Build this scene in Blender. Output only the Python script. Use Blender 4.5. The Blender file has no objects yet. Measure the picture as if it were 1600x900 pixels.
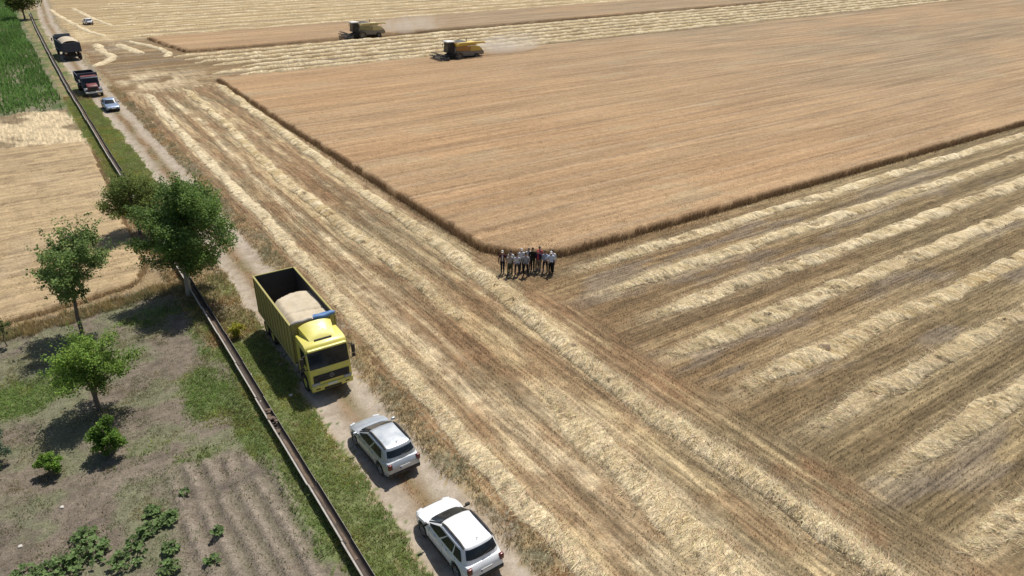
import bpy, bmesh, math, random
import numpy as np
from mathutils import Vector, Matrix

R = math.radians
SC = bpy.context.scene
COL = SC.collection

# ---------------------------------------------------------------- camera (a drone 23 m above the track; road = +Y, drill rows = +X)
CAM_H = 23.0
cam_data = bpy.data.cameras.new('drone_camera')
cam = bpy.data.objects.new('drone_camera', cam_data)
COL.objects.link(cam)
cam.location = (0, 0, CAM_H)
cam.rotation_euler = (R(90 - 26.69), 0, R(-33.7))
cam_data.sensor_width = 36.0
cam_data.lens = 36.0 * 1144 / 1600
cam_data.clip_start = 0.5
cam_data.clip_end = 6000
SC.camera = cam

# ---------------------------------------------------------------- sky and sun
SUN_EL = 63.0
SUN_AZ = math.atan2(0.80, 0.60)          # compass angle from +Y towards +X of the direction the light comes from
world = bpy.data.worlds.new('World')
SC.world = world
world.use_nodes = True
wn = world.node_tree.nodes
wl = world.node_tree.links
sky = wn.new('ShaderNodeTexSky')
sky.sky_type = 'NISHITA'
sky.sun_disc = False
sky.sun_elevation = R(SUN_EL)
sky.sun_rotation = SUN_AZ
sky.dust_density = 1.5
wl.new(sky.outputs[0], wn['Background'].inputs[0])
wn['Background'].inputs[1].default_value = 0.078
sl = bpy.data.lights.new('sun', 'SUN')
sl.energy = 4.7
sl.angle = R(0.55)
sl.color = (1.0, 0.955, 0.88)
sun = bpy.data.objects.new('sun', sl)
COL.objects.link(sun)
tosun = Vector((math.sin(SUN_AZ) * math.cos(R(SUN_EL)), math.cos(SUN_AZ) * math.cos(R(SUN_EL)), math.sin(R(SUN_EL))))
sun.rotation_euler = tosun.to_track_quat('Z', 'Y').to_euler()
sun.location = (60, 60, 80)
SC.view_settings.view_transform = 'Standard'
SC.view_settings.look = 'None'
SC.view_settings.exposure = 0.12
SC.view_settings.gamma = 1.0
SC.view_settings.use_curve_mapping = False
SC.render.engine = 'CYCLES'
SC.cycles.use_denoising = True
SC.cycles.max_bounces = 5
SC.cycles.volume_bounces = 1
SC.cycles.volume_step_rate = 2.0

# ---------------------------------------------------------------- helpers
rng = np.random.default_rng(7)
random.seed(11)


def vnoise(x, y, seed=0):
    x = np.asarray(x, dtype=np.float64)
    y = np.asarray(y, dtype=np.float64)
    xi = np.floor(x).astype(np.int64)
    yi = np.floor(y).astype(np.int64)
    fx = x - xi
    fy = y - yi
    fx = fx * fx * fx * (fx * (fx * 6 - 15) + 10)
    fy = fy * fy * fy * (fy * (fy * 6 - 15) + 10)

    def h(a, b):
        n = (a * 374761393 + b * 668265263 + seed * 982451653) & 0xFFFFFFFF
        n = ((n ^ (n >> 13)) * 1274126177) & 0xFFFFFFFF
        n = n ^ (n >> 16)
        return (n & 0xFFFFFF) / float(0xFFFFFF)
    a = h(xi, yi)
    b = h(xi + 1, yi)
    c = h(xi, yi + 1)
    d = h(xi + 1, yi + 1)
    return (a * (1 - fx) + b * fx) * (1 - fy) + (c * (1 - fx) + d * fx) * fy


def fbm(x, y, seed=0, octv=4):
    s = 0.0
    amp = 0.5
    tot = 0.0
    for i in range(octv):
        s = s + amp * vnoise(x * 2 ** i + 17.3 * i, y * 2 ** i - 9.1 * i, seed + i * 13)
        tot += amp
        amp *= 0.55
    return s / tot


def sstep(a, b, x):
    t = np.clip((x - a) / (b - a), 0, 1)
    return t * t * (3 - 2 * t)


def lerp(a, b, t):
    a = np.asarray(a, dtype=np.float64)
    b = np.asarray(b, dtype=np.float64)
    t = np.asarray(t)[..., None]
    return a * (1 - t) + b * t


def tag(o, label=None, cat=None, group=None, kind=None):
    if label:
        o['label'] = label
    if cat:
        o['category'] = cat
    if group:
        o['group'] = group
    if kind:
        o['kind'] = kind
    return o


def np_mesh(name, verts, faces, cols=None, mat=None, parent=None, smooth=False, extra=None):
    """one mesh object from numpy arrays; faces (N,3) or (N,4)"""
    me = bpy.data.meshes.new(name)
    verts = np.ascontiguousarray(verts, dtype=np.float32)
    faces = np.ascontiguousarray(faces, dtype=np.int32)
    k = faces.shape[1]
    me.vertices.add(len(verts))
    me.vertices.foreach_set('co', verts.ravel())
    me.loops.add(faces.size)
    me.loops.foreach_set('vertex_index', faces.ravel())
    me.polygons.add(len(faces))
    me.polygons.foreach_set('loop_start', np.arange(0, faces.size, k, dtype=np.int32))
    if smooth:
        me.polygons.foreach_set('use_smooth', np.ones(len(faces), dtype=bool))
    if cols is not None:
        ca = me.color_attributes.new('Col', 'FLOAT_COLOR', 'POINT')
        c4 = np.ones((len(verts), 4), dtype=np.float32)
        c4[:, :3] = cols
        ca.data.foreach_set('color', c4.ravel())
    if extra:
        for nm, arr in extra.items():
            at = me.attributes.new(nm, 'FLOAT', 'POINT')
            at.data.foreach_set('value', np.ascontiguousarray(arr, dtype=np.float32))
    me.update()
    me.validate()
    if mat:
        me.materials.append(mat)
    o = bpy.data.objects.new(name, me)
    COL.objects.link(o)
    if parent:
        o.parent = parent
    return o


# ---------------------------------------------------------------- materials
MATS = {}


def new_mat(name):
    m = bpy.data.materials.new(name)
    m.use_nodes = True
    return m, m.node_tree.nodes, m.node_tree.links, m.node_tree.nodes['Principled BSDF']


def noise_node(n, l, scale, detail=4.0, rough=0.6, vec=None, mapping=None):
    t = n.new('ShaderNodeTexNoise')
    t.inputs['Scale'].default_value = scale
    t.inputs['Detail'].default_value = detail
    t.inputs['Roughness'].default_value = rough
    if mapping is not None:
        mp = n.new('ShaderNodeMapping')
        mp.inputs['Scale'].default_value = mapping
        l.new(vec, mp.inputs['Vector'])
        l.new(mp.outputs[0], t.inputs['Vector'])
    elif vec is not None:
        l.new(vec, t.inputs['Vector'])
    return t


def range_node(n, l, src, a, b, c, d):
    r = n.new('ShaderNodeMapRange')
    r.inputs[1].default_value = a
    r.inputs[2].default_value = b
    r.inputs[3].default_value = c
    r.inputs[4].default_value = d
    l.new(src, r.inputs[0])
    return r.outputs[0]


def mul_node(n, l, a, b):
    m = n.new('ShaderNodeMath')
    m.operation = 'MULTIPLY'
    l.new(a, m.inputs[0])
    l.new(b, m.inputs[1])
    return m.outputs[0]


def scale_col(n, l, col, fac):
    v = n.new('ShaderNodeVectorMath')
    v.operation = 'SCALE'
    l.new(col, v.inputs[0])
    l.new(fac, v.inputs['Scale'])
    return v.outputs[0]


def ground_mat(name, s1=(3.0, .7, 1.3), s2=(14.0, .65, 1.35), bump=0.5, stripes=None, rough=0.95):
    """colour comes from the Col attribute, fine grain and relief from noise nodes; stripes = (along, across, low, high)"""
    m, n, l, p = new_mat(name)
    at = n.new('ShaderNodeAttribute')
    at.attribute_name = 'Col'
    g = n.new('ShaderNodeNewGeometry')
    pos = g.outputs['Position']
    n1 = noise_node(n, l, s1[0], 5, .65, pos)
    n2 = noise_node(n, l, s2[0], 3, .7, pos)
    f = mul_node(n, l, range_node(n, l, n1.outputs[0], .3, .7, s1[1], s1[2]), range_node(n, l, n2.outputs[0], .3, .7, s2[1], s2[2]))
    hgt = n2.outputs[0]
    if stripes:
        al, ac, lo, hi = stripes
        sx = noise_node(n, l, 1.0, 3, .6, pos, (al, ac, 1))
        sy = noise_node(n, l, 1.0, 3, .6, pos, (ac, al, 1))
        da = n.new('ShaderNodeAttribute')
        da.attribute_name = 'along_y'
        mx = n.new('ShaderNodeMix')
        l.new(da.outputs['Fac'], mx.inputs[0])
        l.new(sx.outputs[0], mx.inputs[2])
        l.new(sy.outputs[0], mx.inputs[3])
        f = mul_node(n, l, f, range_node(n, l, mx.outputs[0], .33, .67, lo, hi))
        ad = n.new('ShaderNodeMath')
        ad.operation = 'ADD'
        l.new(n2.outputs[0], ad.inputs[0])
        l.new(mx.outputs[0], ad.inputs[1])
        hgt = ad.outputs[0]
    l.new(scale_col(n, l, at.outputs['Color'], f), p.inputs['Base Color'])
    p.inputs['Roughness'].default_value = rough
    p.inputs['Specular IOR Level'].default_value = .15
    if bump:
        b = n.new('ShaderNodeBump')
        b.inputs['Strength'].default_value = bump
        b.inputs['Distance'].default_value = .08
        l.new(hgt, b.inputs['Height'])
        l.new(b.outputs[0], p.inputs['Normal'])
    return m


def blade_mat(name, transl=0.25):
    m, n, l, p = new_mat(name)
    at = n.new('ShaderNodeAttribute')
    at.attribute_name = 'Col'
    l.new(at.outputs['Color'], p.inputs['Base Color'])
    p.inputs['Roughness'].default_value = .7
    p.inputs['Specular IOR Level'].default_value = .25
    if transl:
        t = n.new('ShaderNodeBsdfTranslucent')
        l.new(at.outputs['Color'], t.inputs['Color'])
        mx = n.new('ShaderNodeMixShader')
        mx.inputs[0].default_value = transl
        l.new(p.outputs[0], mx.inputs[1])
        l.new(t.outputs[0], mx.inputs[2])
        l.new(mx.outputs[0], n['Material Output'].inputs['Surface'])
    return m


def paint(name, col, rough=.35, metal=0.0, spec=.5, dirt=.25, scale=6.0, coat=0.0, dustcol=(.33, .27, .19)):
    """painted or plain surface with uneven wear: dust settles in patches, roughness varies"""
    if name in MATS:
        return MATS[name]
    m, n, l, p = new_mat(name)
    tc = n.new('ShaderNodeTexCoord')
    nz = noise_node(n, l, scale, 5, .65, tc.outputs['Object'])
    mx = n.new('ShaderNodeMix')
    mx.data_type = 'RGBA'
    l.new(range_node(n, l, nz.outputs[0], .38, .75, 0, dirt), mx.inputs[0])
    mx.inputs[6].default_value = (*col, 1)
    mx.inputs[7].default_value = (*dustcol, 1)
    l.new(mx.outputs[2], p.inputs['Base Color'])
    l.new(range_node(n, l, nz.outputs[0], .3, .75, rough, min(1, rough + .3)), p.inputs['Roughness'])
    p.inputs['Metallic'].default_value = metal
    p.inputs['Specular IOR Level'].default_value = spec
    p.inputs['Coat Weight'].default_value = coat
    p.inputs['Coat Roughness'].default_value = .08
    MATS[name] = m
    return m


M_STUB = ground_mat('stubble_ground', (2.2, .72, 1.28), (11, .6, 1.4), .6, (.35, 3.6, .66, 1.34))
M_DIRT = ground_mat('dirt_track_ground', (2.0, .85, 1.15), (12, .82, 1.18), .3)
M_SOIL = ground_mat('garden_soil_ground', (2.6, .74, 1.26), (12, .62, 1.38), .7)
M_VERGE = ground_mat('verge_ground', (3.0, .65, 1.35), (14, .6, 1.4), .6)
M_CROP = ground_mat('wheat_canopy', (1.6, .88, 1.12), (6.5, .76, 1.24), .5, (.07, 2.0, .80, 1.20))
M_STRAW = ground_mat('straw_heap', (3.0, .85, 1.15), (13, .7, 1.3), .9, (5.5, .8, .62, 1.34))
M_BLADE = blade_mat('dry_blade', .2)
M_LEAF = blade_mat('green_leaf', .45)


# ---------------------------------------------------------------- where the setting's zones lie (metres)
def track_c(y):
    return np.interp(y, [0, 30, 55, 90, 103, 150, 225, 265, 400], [10.5, 10.5, 10.75, 10.7, 10.55, 9.7, 10.6, 12.4, 18])


WIND_A = [(26.6, 123), (25.5, 86), (24.9, 62), (24.9, 45), (24.1, 35), (23.5, 28), (23.5, 22), (23.75, 16), (23.8, 9), (23.9, 4)]
WIND_B = [(21.4, 122), (20.9, 95), (19.7, 70), (20.1, 53), (20.2, 42), (20.1, 36)]
WIND_B2 = [(19.9, 27), (19.4, 21), (18.9, 16), (18.6, 10), (18.5, 4)]
WIND_C = [(15.9, 122), (15.2, 90), (15.0, 63), (14.9, 50), (14.55, 42), (14.5, 35), (14.1, 26), (13.95, 18), (13.8, 10), (13.7, 4)]
ROW_Y = [37.9, 33.8, 29.5, 25.4, 20.7, 16.4, 12.2, 7.7]
ROW_X0 = [31.6, 31.0, 30.6, 28.3, 29.3, 29.6, 29.3, 27.4]


def path_x(path, y):
    p = sorted(path, key=lambda q: q[1])
    return np.interp(y, [q[1] for q in p], [q[0] for q in p])


def axis(parts):
    out = [parts[0][0]]
    for a, b, st in parts:
        k = max(1, int(round((b - a) / st)))
        out += list(a + (b - a) * (np.arange(1, k + 1) / k))
    return np.array(out)


# zone codes
Z_GARDEN, Z_LEFTCROP, Z_STRAWPATCH, Z_GREEN, Z_VERGE_L, Z_TRACK, Z_VERGE_R, Z_STUB = range(8)
ZNAMES = {Z_GARDEN: ('garden_soil', M_SOIL), Z_LEFTCROP: ('left_field_soil', M_VERGE), Z_STRAWPATCH: ('straw_covered_ground', M_STUB),
          Z_GREEN: ('green_field_soil', M_SOIL), Z_VERGE_L: ('grass_verge_beside_channel', M_VERGE), Z_TRACK: ('dirt_track', M_DIRT),
          Z_VERGE_R: ('weedy_verge_beside_field', M_VERGE), Z_STUB: ('stubble_field', M_STUB)}


def zone_of(x, y):
    jx = (fbm(x * .9, y * .5, 3, 3) - .5)
    jy = (fbm(x * .4, y * .4, 5, 3) - .5)
    tc = track_c(y)
    z = np.full(x.shape, Z_STUB)
    z = np.where(x < tc + 2.75 + jx * 1.3, Z_VERGE_R, z)
    z = np.where(x < tc + 1.75 + jx * 1.0, Z_TRACK, z)
    z = np.where(x < tc - 1.55 + jx * .9, Z_VERGE_L, z)
    lim = np.interp(y, [0, 40, 52, 60, 90, 115, 160, 300], [6.1, 6.1, 5.4, 4.9, 5.6, 5.0, 5.3, 6.0])
    left = x < lim + jx * .9
    z = np.where(left & (y < 51.3 + .12 * x + jy * 1.6), Z_GARDEN, z)
    z = np.where(left & (y >= 51.3 + .12 * x + jy * 1.6), Z_LEFTCROP, z)
    z = np.where(left & (y >= 97 + jy * 4), Z_STRAWPATCH, z)
    z = np.where(left & (y >= 117 + jy * 2.5), Z_GREEN, z)
    return z


def garden_green(x, y):
    """where weeds grow in the garden plot, 0..1"""
    g = np.zeros_like(x)
    for cx, cy, rx, ry, a in ((4.7, 36.4, 1.6, 3.2, 1.0), (5.7, 32.5, 1.0, 4.5, .9), (-4.5, 42.0, 3.2, 2.2, .95), (0.8, 33.0, 3.0, 1.6, .45),
                              (2.6, 31.6, 2.5, 1.2, .5), (5.9, 24.0, .8, 9, .6), (3.5, 47.5, 3.0, 2.0, .5), (-8, 36, 3, 3, .5), (5.6, 42, .9, 6, .5)):
        g = np.maximum(g, a * np.exp(-(((x - cx) / rx) ** 2 + ((y - cy) / ry) ** 2)))
    return np.clip(g * (0.35 + 1.3 * fbm(x * .9, y * .9, 41, 4)), 0, 1)


def verge_green(x, y):
    g = np.zeros_like(x)
    for y0, y1, a in ((6, 41, 1.0), (41, 52, .35), (52, 74, .12), (74, 122, .9), (122, 260, .45)):
        g = np.maximum(g, a * sstep(y0 - 2, y0 + 1.5, y) * (1 - sstep(y1 - 1.5, y1 + 2, y)))
    return np.clip(g * (0.25 + 1.5 * fbm(x * .8, y * .45, 43, 4)), 0, 1)


def furrow(x, y):
    """furrowed part of the plot near the channel, 0..1 ridge height and its mask"""
    mask = sstep(.2, 1.2, x - (y - 24) * .12) * (1 - sstep(5.5, 6.0, x)) * (1 - sstep(30.4, 31.4, y + .3 * (x - 3)))
    wob = .25 * (fbm(x * .3, y * .3, 8, 2) - .5)
    ph = (x + .04 * (y - 24) + wob) / .82 * 2 * math.pi
    gap = 1 - .8 * np.exp(-((y - (27.6 + .25 * x)) / .45) ** 2)
    return (.5 + .5 * np.cos(ph)) * gap, mask


def height(x, y, z=None):
    """ground height"""
    if z is None:
        z = zone_of(x, y)
    n1 = fbm(x * .5, y * .5, 21, 4) - .5
    n2 = fbm(x * 2.3, y * 2.3, 23, 3) - .5
    h = .05 * n1 + .03 * n2
    d = x - track_c(y)
    rut = np.exp(-((np.abs(d + .02) - 1.08) / .34) ** 2)
    h = h - .07 * rut * (np.abs(d) < 2.4)
    h = np.where(z == Z_TRACK, h * .55, h)
    h = np.where((z == Z_VERGE_L) | (z == Z_VERGE_R), h + .05 + .10 * n2, h)
    fr, fm = furrow(x, y)
    h = h + .25 * fr * fm
    heap_ = np.exp(-((y - 28.6 - .22 * (x - 4.6)) / .38) ** 2) * sstep(2.6, 3.6, x) * (1 - sstep(5.6, 6.1, x))
    h = h + heap_ * (.05 + .30 * np.maximum(0, fbm(x * 3.1, y * 3.1, 25, 2) - .45))
    h = np.where(z == Z_GARDEN, h + .09 * n2, h)
    return h


def ground_z(x, y):
    a = np.array([float(x)])
    b = np.array([float(y)])
    return float(height(a, b)[0])


C_SOIL = (.170, .140, .108)
C_SOIL_D = (.108, .088, .068)
C_DRY = (.300, .225, .125)
C_STUB = (.240, .160, .085)
C_STUB2 = (.175, .130, .072)
C_RED = (.215, .123, .064)
C_STRAW = (.540, .420, .235)
C_PALE = (.640, .530, .345)
C_TRACK = (.365, .310, .245)
C_TRACK2 = (.265, .210, .155)
C_WHEAT = (.338, .216, .116)
C_WHEAT2 = (.325, .220, .124)
C_GREYWHEAT = (.245, .186, .118)


def ground_colour(x, y, z):
    nA = fbm(x * .35, y * .35, 51, 4)
    nB = fbm(x * 1.6, y * 1.6, 53, 4)
    nS = .45 * nB + .55 * fbm(x * 2.4, y * .22, 57, 4)
    nC = fbm(x * .09, y * .09, 55, 3)
    c = np.zeros(x.shape + (3,))
    # stubble -------------------------------------------------
    ly = 1 - sstep(26.2, 28.6, x + (fbm(y * .25, x * .1, 61, 2) - .5) * 1.5 + np.where((y > 41) & (y < 125), -50, 0))
    ly = np.where(y > 124, 0, ly)
    ly = np.where((y > 41) & (y < 124) & (x < 29), 1, ly)
    sx = fbm(x * .05, y * 1.7, 63, 4)
    sy = fbm(x * 1.7, y * .05, 65, 4)
    st = lerp(sx[..., None], sy[..., None], ly)[..., 0]
    base = lerp(C_STUB, C_STUB2, sstep(.35, .65, nC))
    base = lerp(base, C_RED, sstep(.52, .72, nA) * .55 * ly + sstep(.6, .75, nA) * .3 * (1 - ly))
    red_zone = np.exp(-(((x - 17.6) / 2.6) ** 2 + ((y - 38) / 9) ** 2)) + np.exp(-(((x - 25) / 3) ** 2 + ((y - 33) / 6) ** 2))
    rr_ = (1 - ly)
    base = lerp(base, (.148, .110, .058), rr_ * .8)
    base = lerp(base, (.190, .122, .062), rr_ * (1 - sstep(33, 58, x - .6 * (y - 20))) * sstep(14, 24, y) * .7)
    base = lerp(base, (.175, .145, .115), rr_ * sstep(.60, .72, fbm(x * .12, y * .45, 59, 3)) * .55)
    base = lerp(base, C_RED, np.clip(red_zone, 0, 1) * .6)
    base = lerp(base, C_STRAW, sstep(.48, .74, st) * (.24 + .26 * ly))
    # patchy reddish ground showing through the chaff
    mot = sstep(.50, .66, fbm(x * .55, y * .30, 67, 4)) * ly
    base = lerp(base, (.200, .122, .064), mot * .62)
    base = lerp(base, (.115, .083, .046), sstep(.47, .30, st) * 0 + (1 - sstep(.28, .46, st)) * .55)
    # chaff lies pale about the windrows
    ch = np.zeros_like(x)
    for path, w, a in ((WIND_A, 1.2, .45), (WIND_B, 1.1, .45), (WIND_B2, 1.5, .8), (WIND_C, .75, .95)):
        pts = np.array(path)
        dx = np.abs(x - path_x(path, y))
        inr = sstep(pts[:, 1].min() - 1, pts[:, 1].min() + 4, y) * (1 - sstep(pts[:, 1].max() - 4, pts[:, 1].max() + 3, y + 5 * (nB - .5)))
        ch = np.maximum(ch, a * np.exp(-(dx / w) ** 2) * inr)
    for ry, rx0 in zip(ROW_Y, ROW_X0):
        ch = np.maximum(ch, .35 * np.exp(-((y - ry) / .8) ** 2) * sstep(rx0 - 4, rx0 + 1, x))
    # wheel-polished pale lanes along the road-side strip
    for lx, w, a, y0, y1 in ((18.15, .42, .75, 42, 119), (17.1, .2, .3, 45, 119), (22.3, .2, .3, 40, 119), (17.7, .2, .35, 6, 42), (21.4, .2, .3, 6, 34), (16.3, .7, .7, 4, 46), (22.6, .3, .3, 42, 118), (16.9, .9, .6, 4, 30)):
        off = (fbm(y * .06, x * 0 + lx, 71, 2) - .5) * 1.6
        ch = np.maximum(ch, a * np.exp(-((x - lx - off) / w) ** 2) * sstep(y0 - 3, y0 + 3, y) * (1 - sstep(y1 - 3, y1 + 3, y)))
    # trampled straw where the machines turn
    turn = np.exp(-(((x - 17) / 9) ** 2 + ((y - 131) / 9) ** 2)) + .6 * np.exp(-(((x - 15) / 7) ** 2 + ((y - 190) / 26) ** 2))
    ch = np.maximum(ch, np.clip(turn, 0, 1) * .9 * sstep(.3, .65, fbm(x * .35, y * .22, 73, 4)))
    # bare brown band beside the weedy verge
    band = np.exp(-((x - track_c(y) - 2.85) / .75) ** 2)
    ch = ch * (1 - .9 * band)
    base = lerp(base, (.195, .122, .064), band * .8)
    base = lerp(base, C_PALE, np.clip(ch * (1 - .55 * mot) * (-.45 + 2.5 * nS), 0, 1) * .88)
    far = sstep(178, 186, y)
    frow = .5 + .5 * np.cos((y + .5 * (fbm(x * .05, y * .05, 75, 2) - .5)) / 4.3 * 2 * math.pi)
    base = lerp(base, C_STRAW, far * (.25 + .5 * frow) * (.35 + .9 * sx))
    c[:] = base
    # right verge ---------------------------------------------
    v = lerp(C_DRY, (.18, .16, .10), sstep(.4, .65, nB))
    v = lerp(v, (.25, .205, .155), sstep(.5, .75, nA))
    c = np.where((z == Z_VERGE_R)[..., None], v, c)
    # track ----------------------------------------------------
    d = x - track_c(y)
    mid = np.exp(-(d / .60) ** 2)
    t = lerp(C_TRACK, C_TRACK2, sstep(.45, .7, nB) * .6)
    midc = lerp((.215, .145, .080), (.185, .150, .080), sstep(.4, .6, fbm(x, y * .25, 77, 3)))
    t = lerp(t, midc, mid * np.clip(.35 + 1.3 * fbm(x * .8, y * .3, 79, 3), 0, 1))
    t = lerp(t, C_DRY, (1 - np.exp(-(np.maximum(np.abs(d) - 1.35, 0) / .35) ** 2)) * .65)
    c = np.where((z == Z_TRACK)[..., None], t, c)
    # left verge -----------------------------------------------
    vg = verge_green(x, y)
    lv = lerp(C_DRY, (.20, .15, .095), sstep(.4, .65, nB))
    lv = lerp(lv, lerp((.095, .125, .040), (.150, .170, .070), sstep(.35, .65, nB)), sstep(.25, .6, vg))
    c = np.where((z == Z_VERGE_L)[..., None], lv, c)
    # garden ----------------------------------------------------
    fr, fm = furrow(x, y)
    gsoil = lerp(C_SOIL, C_SOIL_D, sstep(.45, .7, nB) * .6)
    gsoil = lerp(gsoil, (.205, .170, .133), sstep(.52, .72, nA) * .6)
    gsoil = lerp(gsoil, (.145, .160, .085), sstep(.42, .62, fbm(x * .5, y * .5, 83, 4)) * .6 * (1 - .7 * fm))
    gsoil = lerp(gsoil, (.245, .203, .160), fr * fm * .85)
    turned = np.exp(-((y - 28.6 - .22 * (x - 4.6)) / .42) ** 2) * sstep(2.6, 3.6, x) * (1 - sstep(5.6, 6.1, x))
    gsoil = lerp(gsoil, (.115, .093, .078), np.clip(turned * (.2 + 1.2 * nB), 0, 1))
    gsoil = lerp(gsoil, (.10, .145, .04), sstep(.25, .7, garden_green(x, y)) * .8)
    c = np.where((z == Z_GARDEN)[..., None], gsoil, c)
    # left crop ground, pale straw patch, green field ------------
    c = np.where((z == Z_LEFTCROP)[..., None], lerp(C_DRY, (.22, .155, .09), nB), c)
    sp = lerp((.20, .150, .088), (.47, .375, .235), sstep(.40, .58, fbm(x * .25 + .1 * y, y * .22, 85, 4)))
    c = np.where((z == Z_STRAWPATCH)[..., None], sp, c)
    gf = lerp((.20, .175, .12), (.08, .11, .04), sstep(.3, .6, nA))
    c = np.where((z == Z_GREEN)[..., None], gf, c)
    return c, ly


# ---------------------------------------------------------------- the ground: one sheet, split into its surfaces
gx = axis([(-1500, -200, 130), (-200, -40, 16), (-40, -12, 1.2), (-12, 31, .16), (31, 60, .3), (60, 130, .8), (130, 300, 3), (300, 700, 25), (700, 2500, 150)])
gy = axis([(-400, -40, 60), (-40, 0, 8), (0, 8, .5), (8, 56, .16), (56, 125, .33), (125, 185, .6), (185, 300, 1.2), (300, 500, 12), (500, 2500, 120)])
X, Y = np.meshgrid(gx, gy)
ZN = zone_of(X, Y)
HH = height(X, Y, ZN)
ZC = zone_of(X + rng.normal(0, .25, X.shape), Y + rng.normal(0, .3, X.shape))      # surfaces fray into each other
CC, LY = ground_colour(X, Y, ZC)
nxg, nyg = len(gx), len(gy)
idx = np.arange(nxg * nyg).reshape(nyg, nxg)
quads = np.stack([idx[:-1, :-1], idx[:-1, 1:], idx[1:, 1:], idx[1:, :-1]], axis=-1).reshape(-1, 4)
V = np.stack([X, Y, HH], axis=-1).reshape(-1, 3)
CF = CC.reshape(-1, 3)
LF = LY.reshape(-1)
zf = zone_of((.5 * (X[:-1, :-1] + X[1:, 1:])), (.5 * (Y[:-1, :-1] + Y[1:, 1:]))).reshape(-1)
for zc, (nm, mt) in ZNAMES.items():
    q = quads[zf == zc]
    used, inv = np.unique(q, return_inverse=True)
    o = np_mesh(nm, V[used], inv.reshape(-1, 4), CF[used], mt, smooth=True, extra={'along_y': LF[used]})
    tag(o, kind='structure')
ZNAMES_DONE = True


# ---------------------------------------------------------------- blades of straw, grass, stalks
def blades(name, P, h, w, lean, cols, mat, parent=None, droop=0.0, tipcol=1.15, az=None):
    """N thin triangles standing at P; h height, w width, lean = horizontal reach of the tip; one object"""
    N = len(P)
    a = rng.uniform(0, 2 * math.pi, N) if az is None else az
    b = rng.uniform(0, 2 * math.pi, N)
    wx, wy = np.cos(b) * w * .5, np.sin(b) * w * .5
    v = np.zeros((N, 3, 3))
    v[:, 0] = P + np.stack([wx, wy, np.zeros(N)], 1)
    v[:, 1] = P - np.stack([wx, wy, np.zeros(N)], 1)
    v[:, 2] = P + np.stack([np.cos(a) * lean, np.sin(a) * lean, h], 1)
    c = np.repeat(cols[:, None, :], 3, axis=1)
    c[:, 2] = np.clip(c[:, 2] * tipcol, 0, .9)
    f = np.arange(N * 3).reshape(N, 3)
    return np_mesh(name, v.reshape(-1, 3), f, c.reshape(-1, 3), mat, parent)


def jitter_cols(base, N, s=.25, seedcol=None):
    c = np.array(base)[None, :] * (1 + s * rng.standard_normal((N, 1))) * (1 + .06 * rng.standard_normal((N, 3)))
    return np.clip(c, .01, .9)


# ---------------------------------------------------------------- standing wheat
def inside(poly, x, y):
    r = np.zeros(x.shape, bool)
    n = len(poly)
    for i in range(n):
        x1, y1 = poly[i]
        x2, y2 = poly[(i + 1) % n]
        cond = (y1 > y) != (y2 > y)
        xi = (x2 - x1) * (y - y1) / (y2 - y1 + 1e-12) + x1
        r ^= cond & (x < xi)
    return r


def edge_dist(poly, x, y):
    d = np.full(x.shape, 1e9)
    n = len(poly)
    for i in range(n):
        x1, y1 = poly[i]
        x2, y2 = poly[(i + 1) % n]
        ex, ey = x2 - x1, y2 - y1
        t = np.clip(((x - x1) * ex + (y - y1) * ey) / (ex * ex + ey * ey), 0, 1)
        d = np.minimum(d, np.hypot(x - x1 - t * ex, y - y1 - t * ey))
    return d


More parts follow.
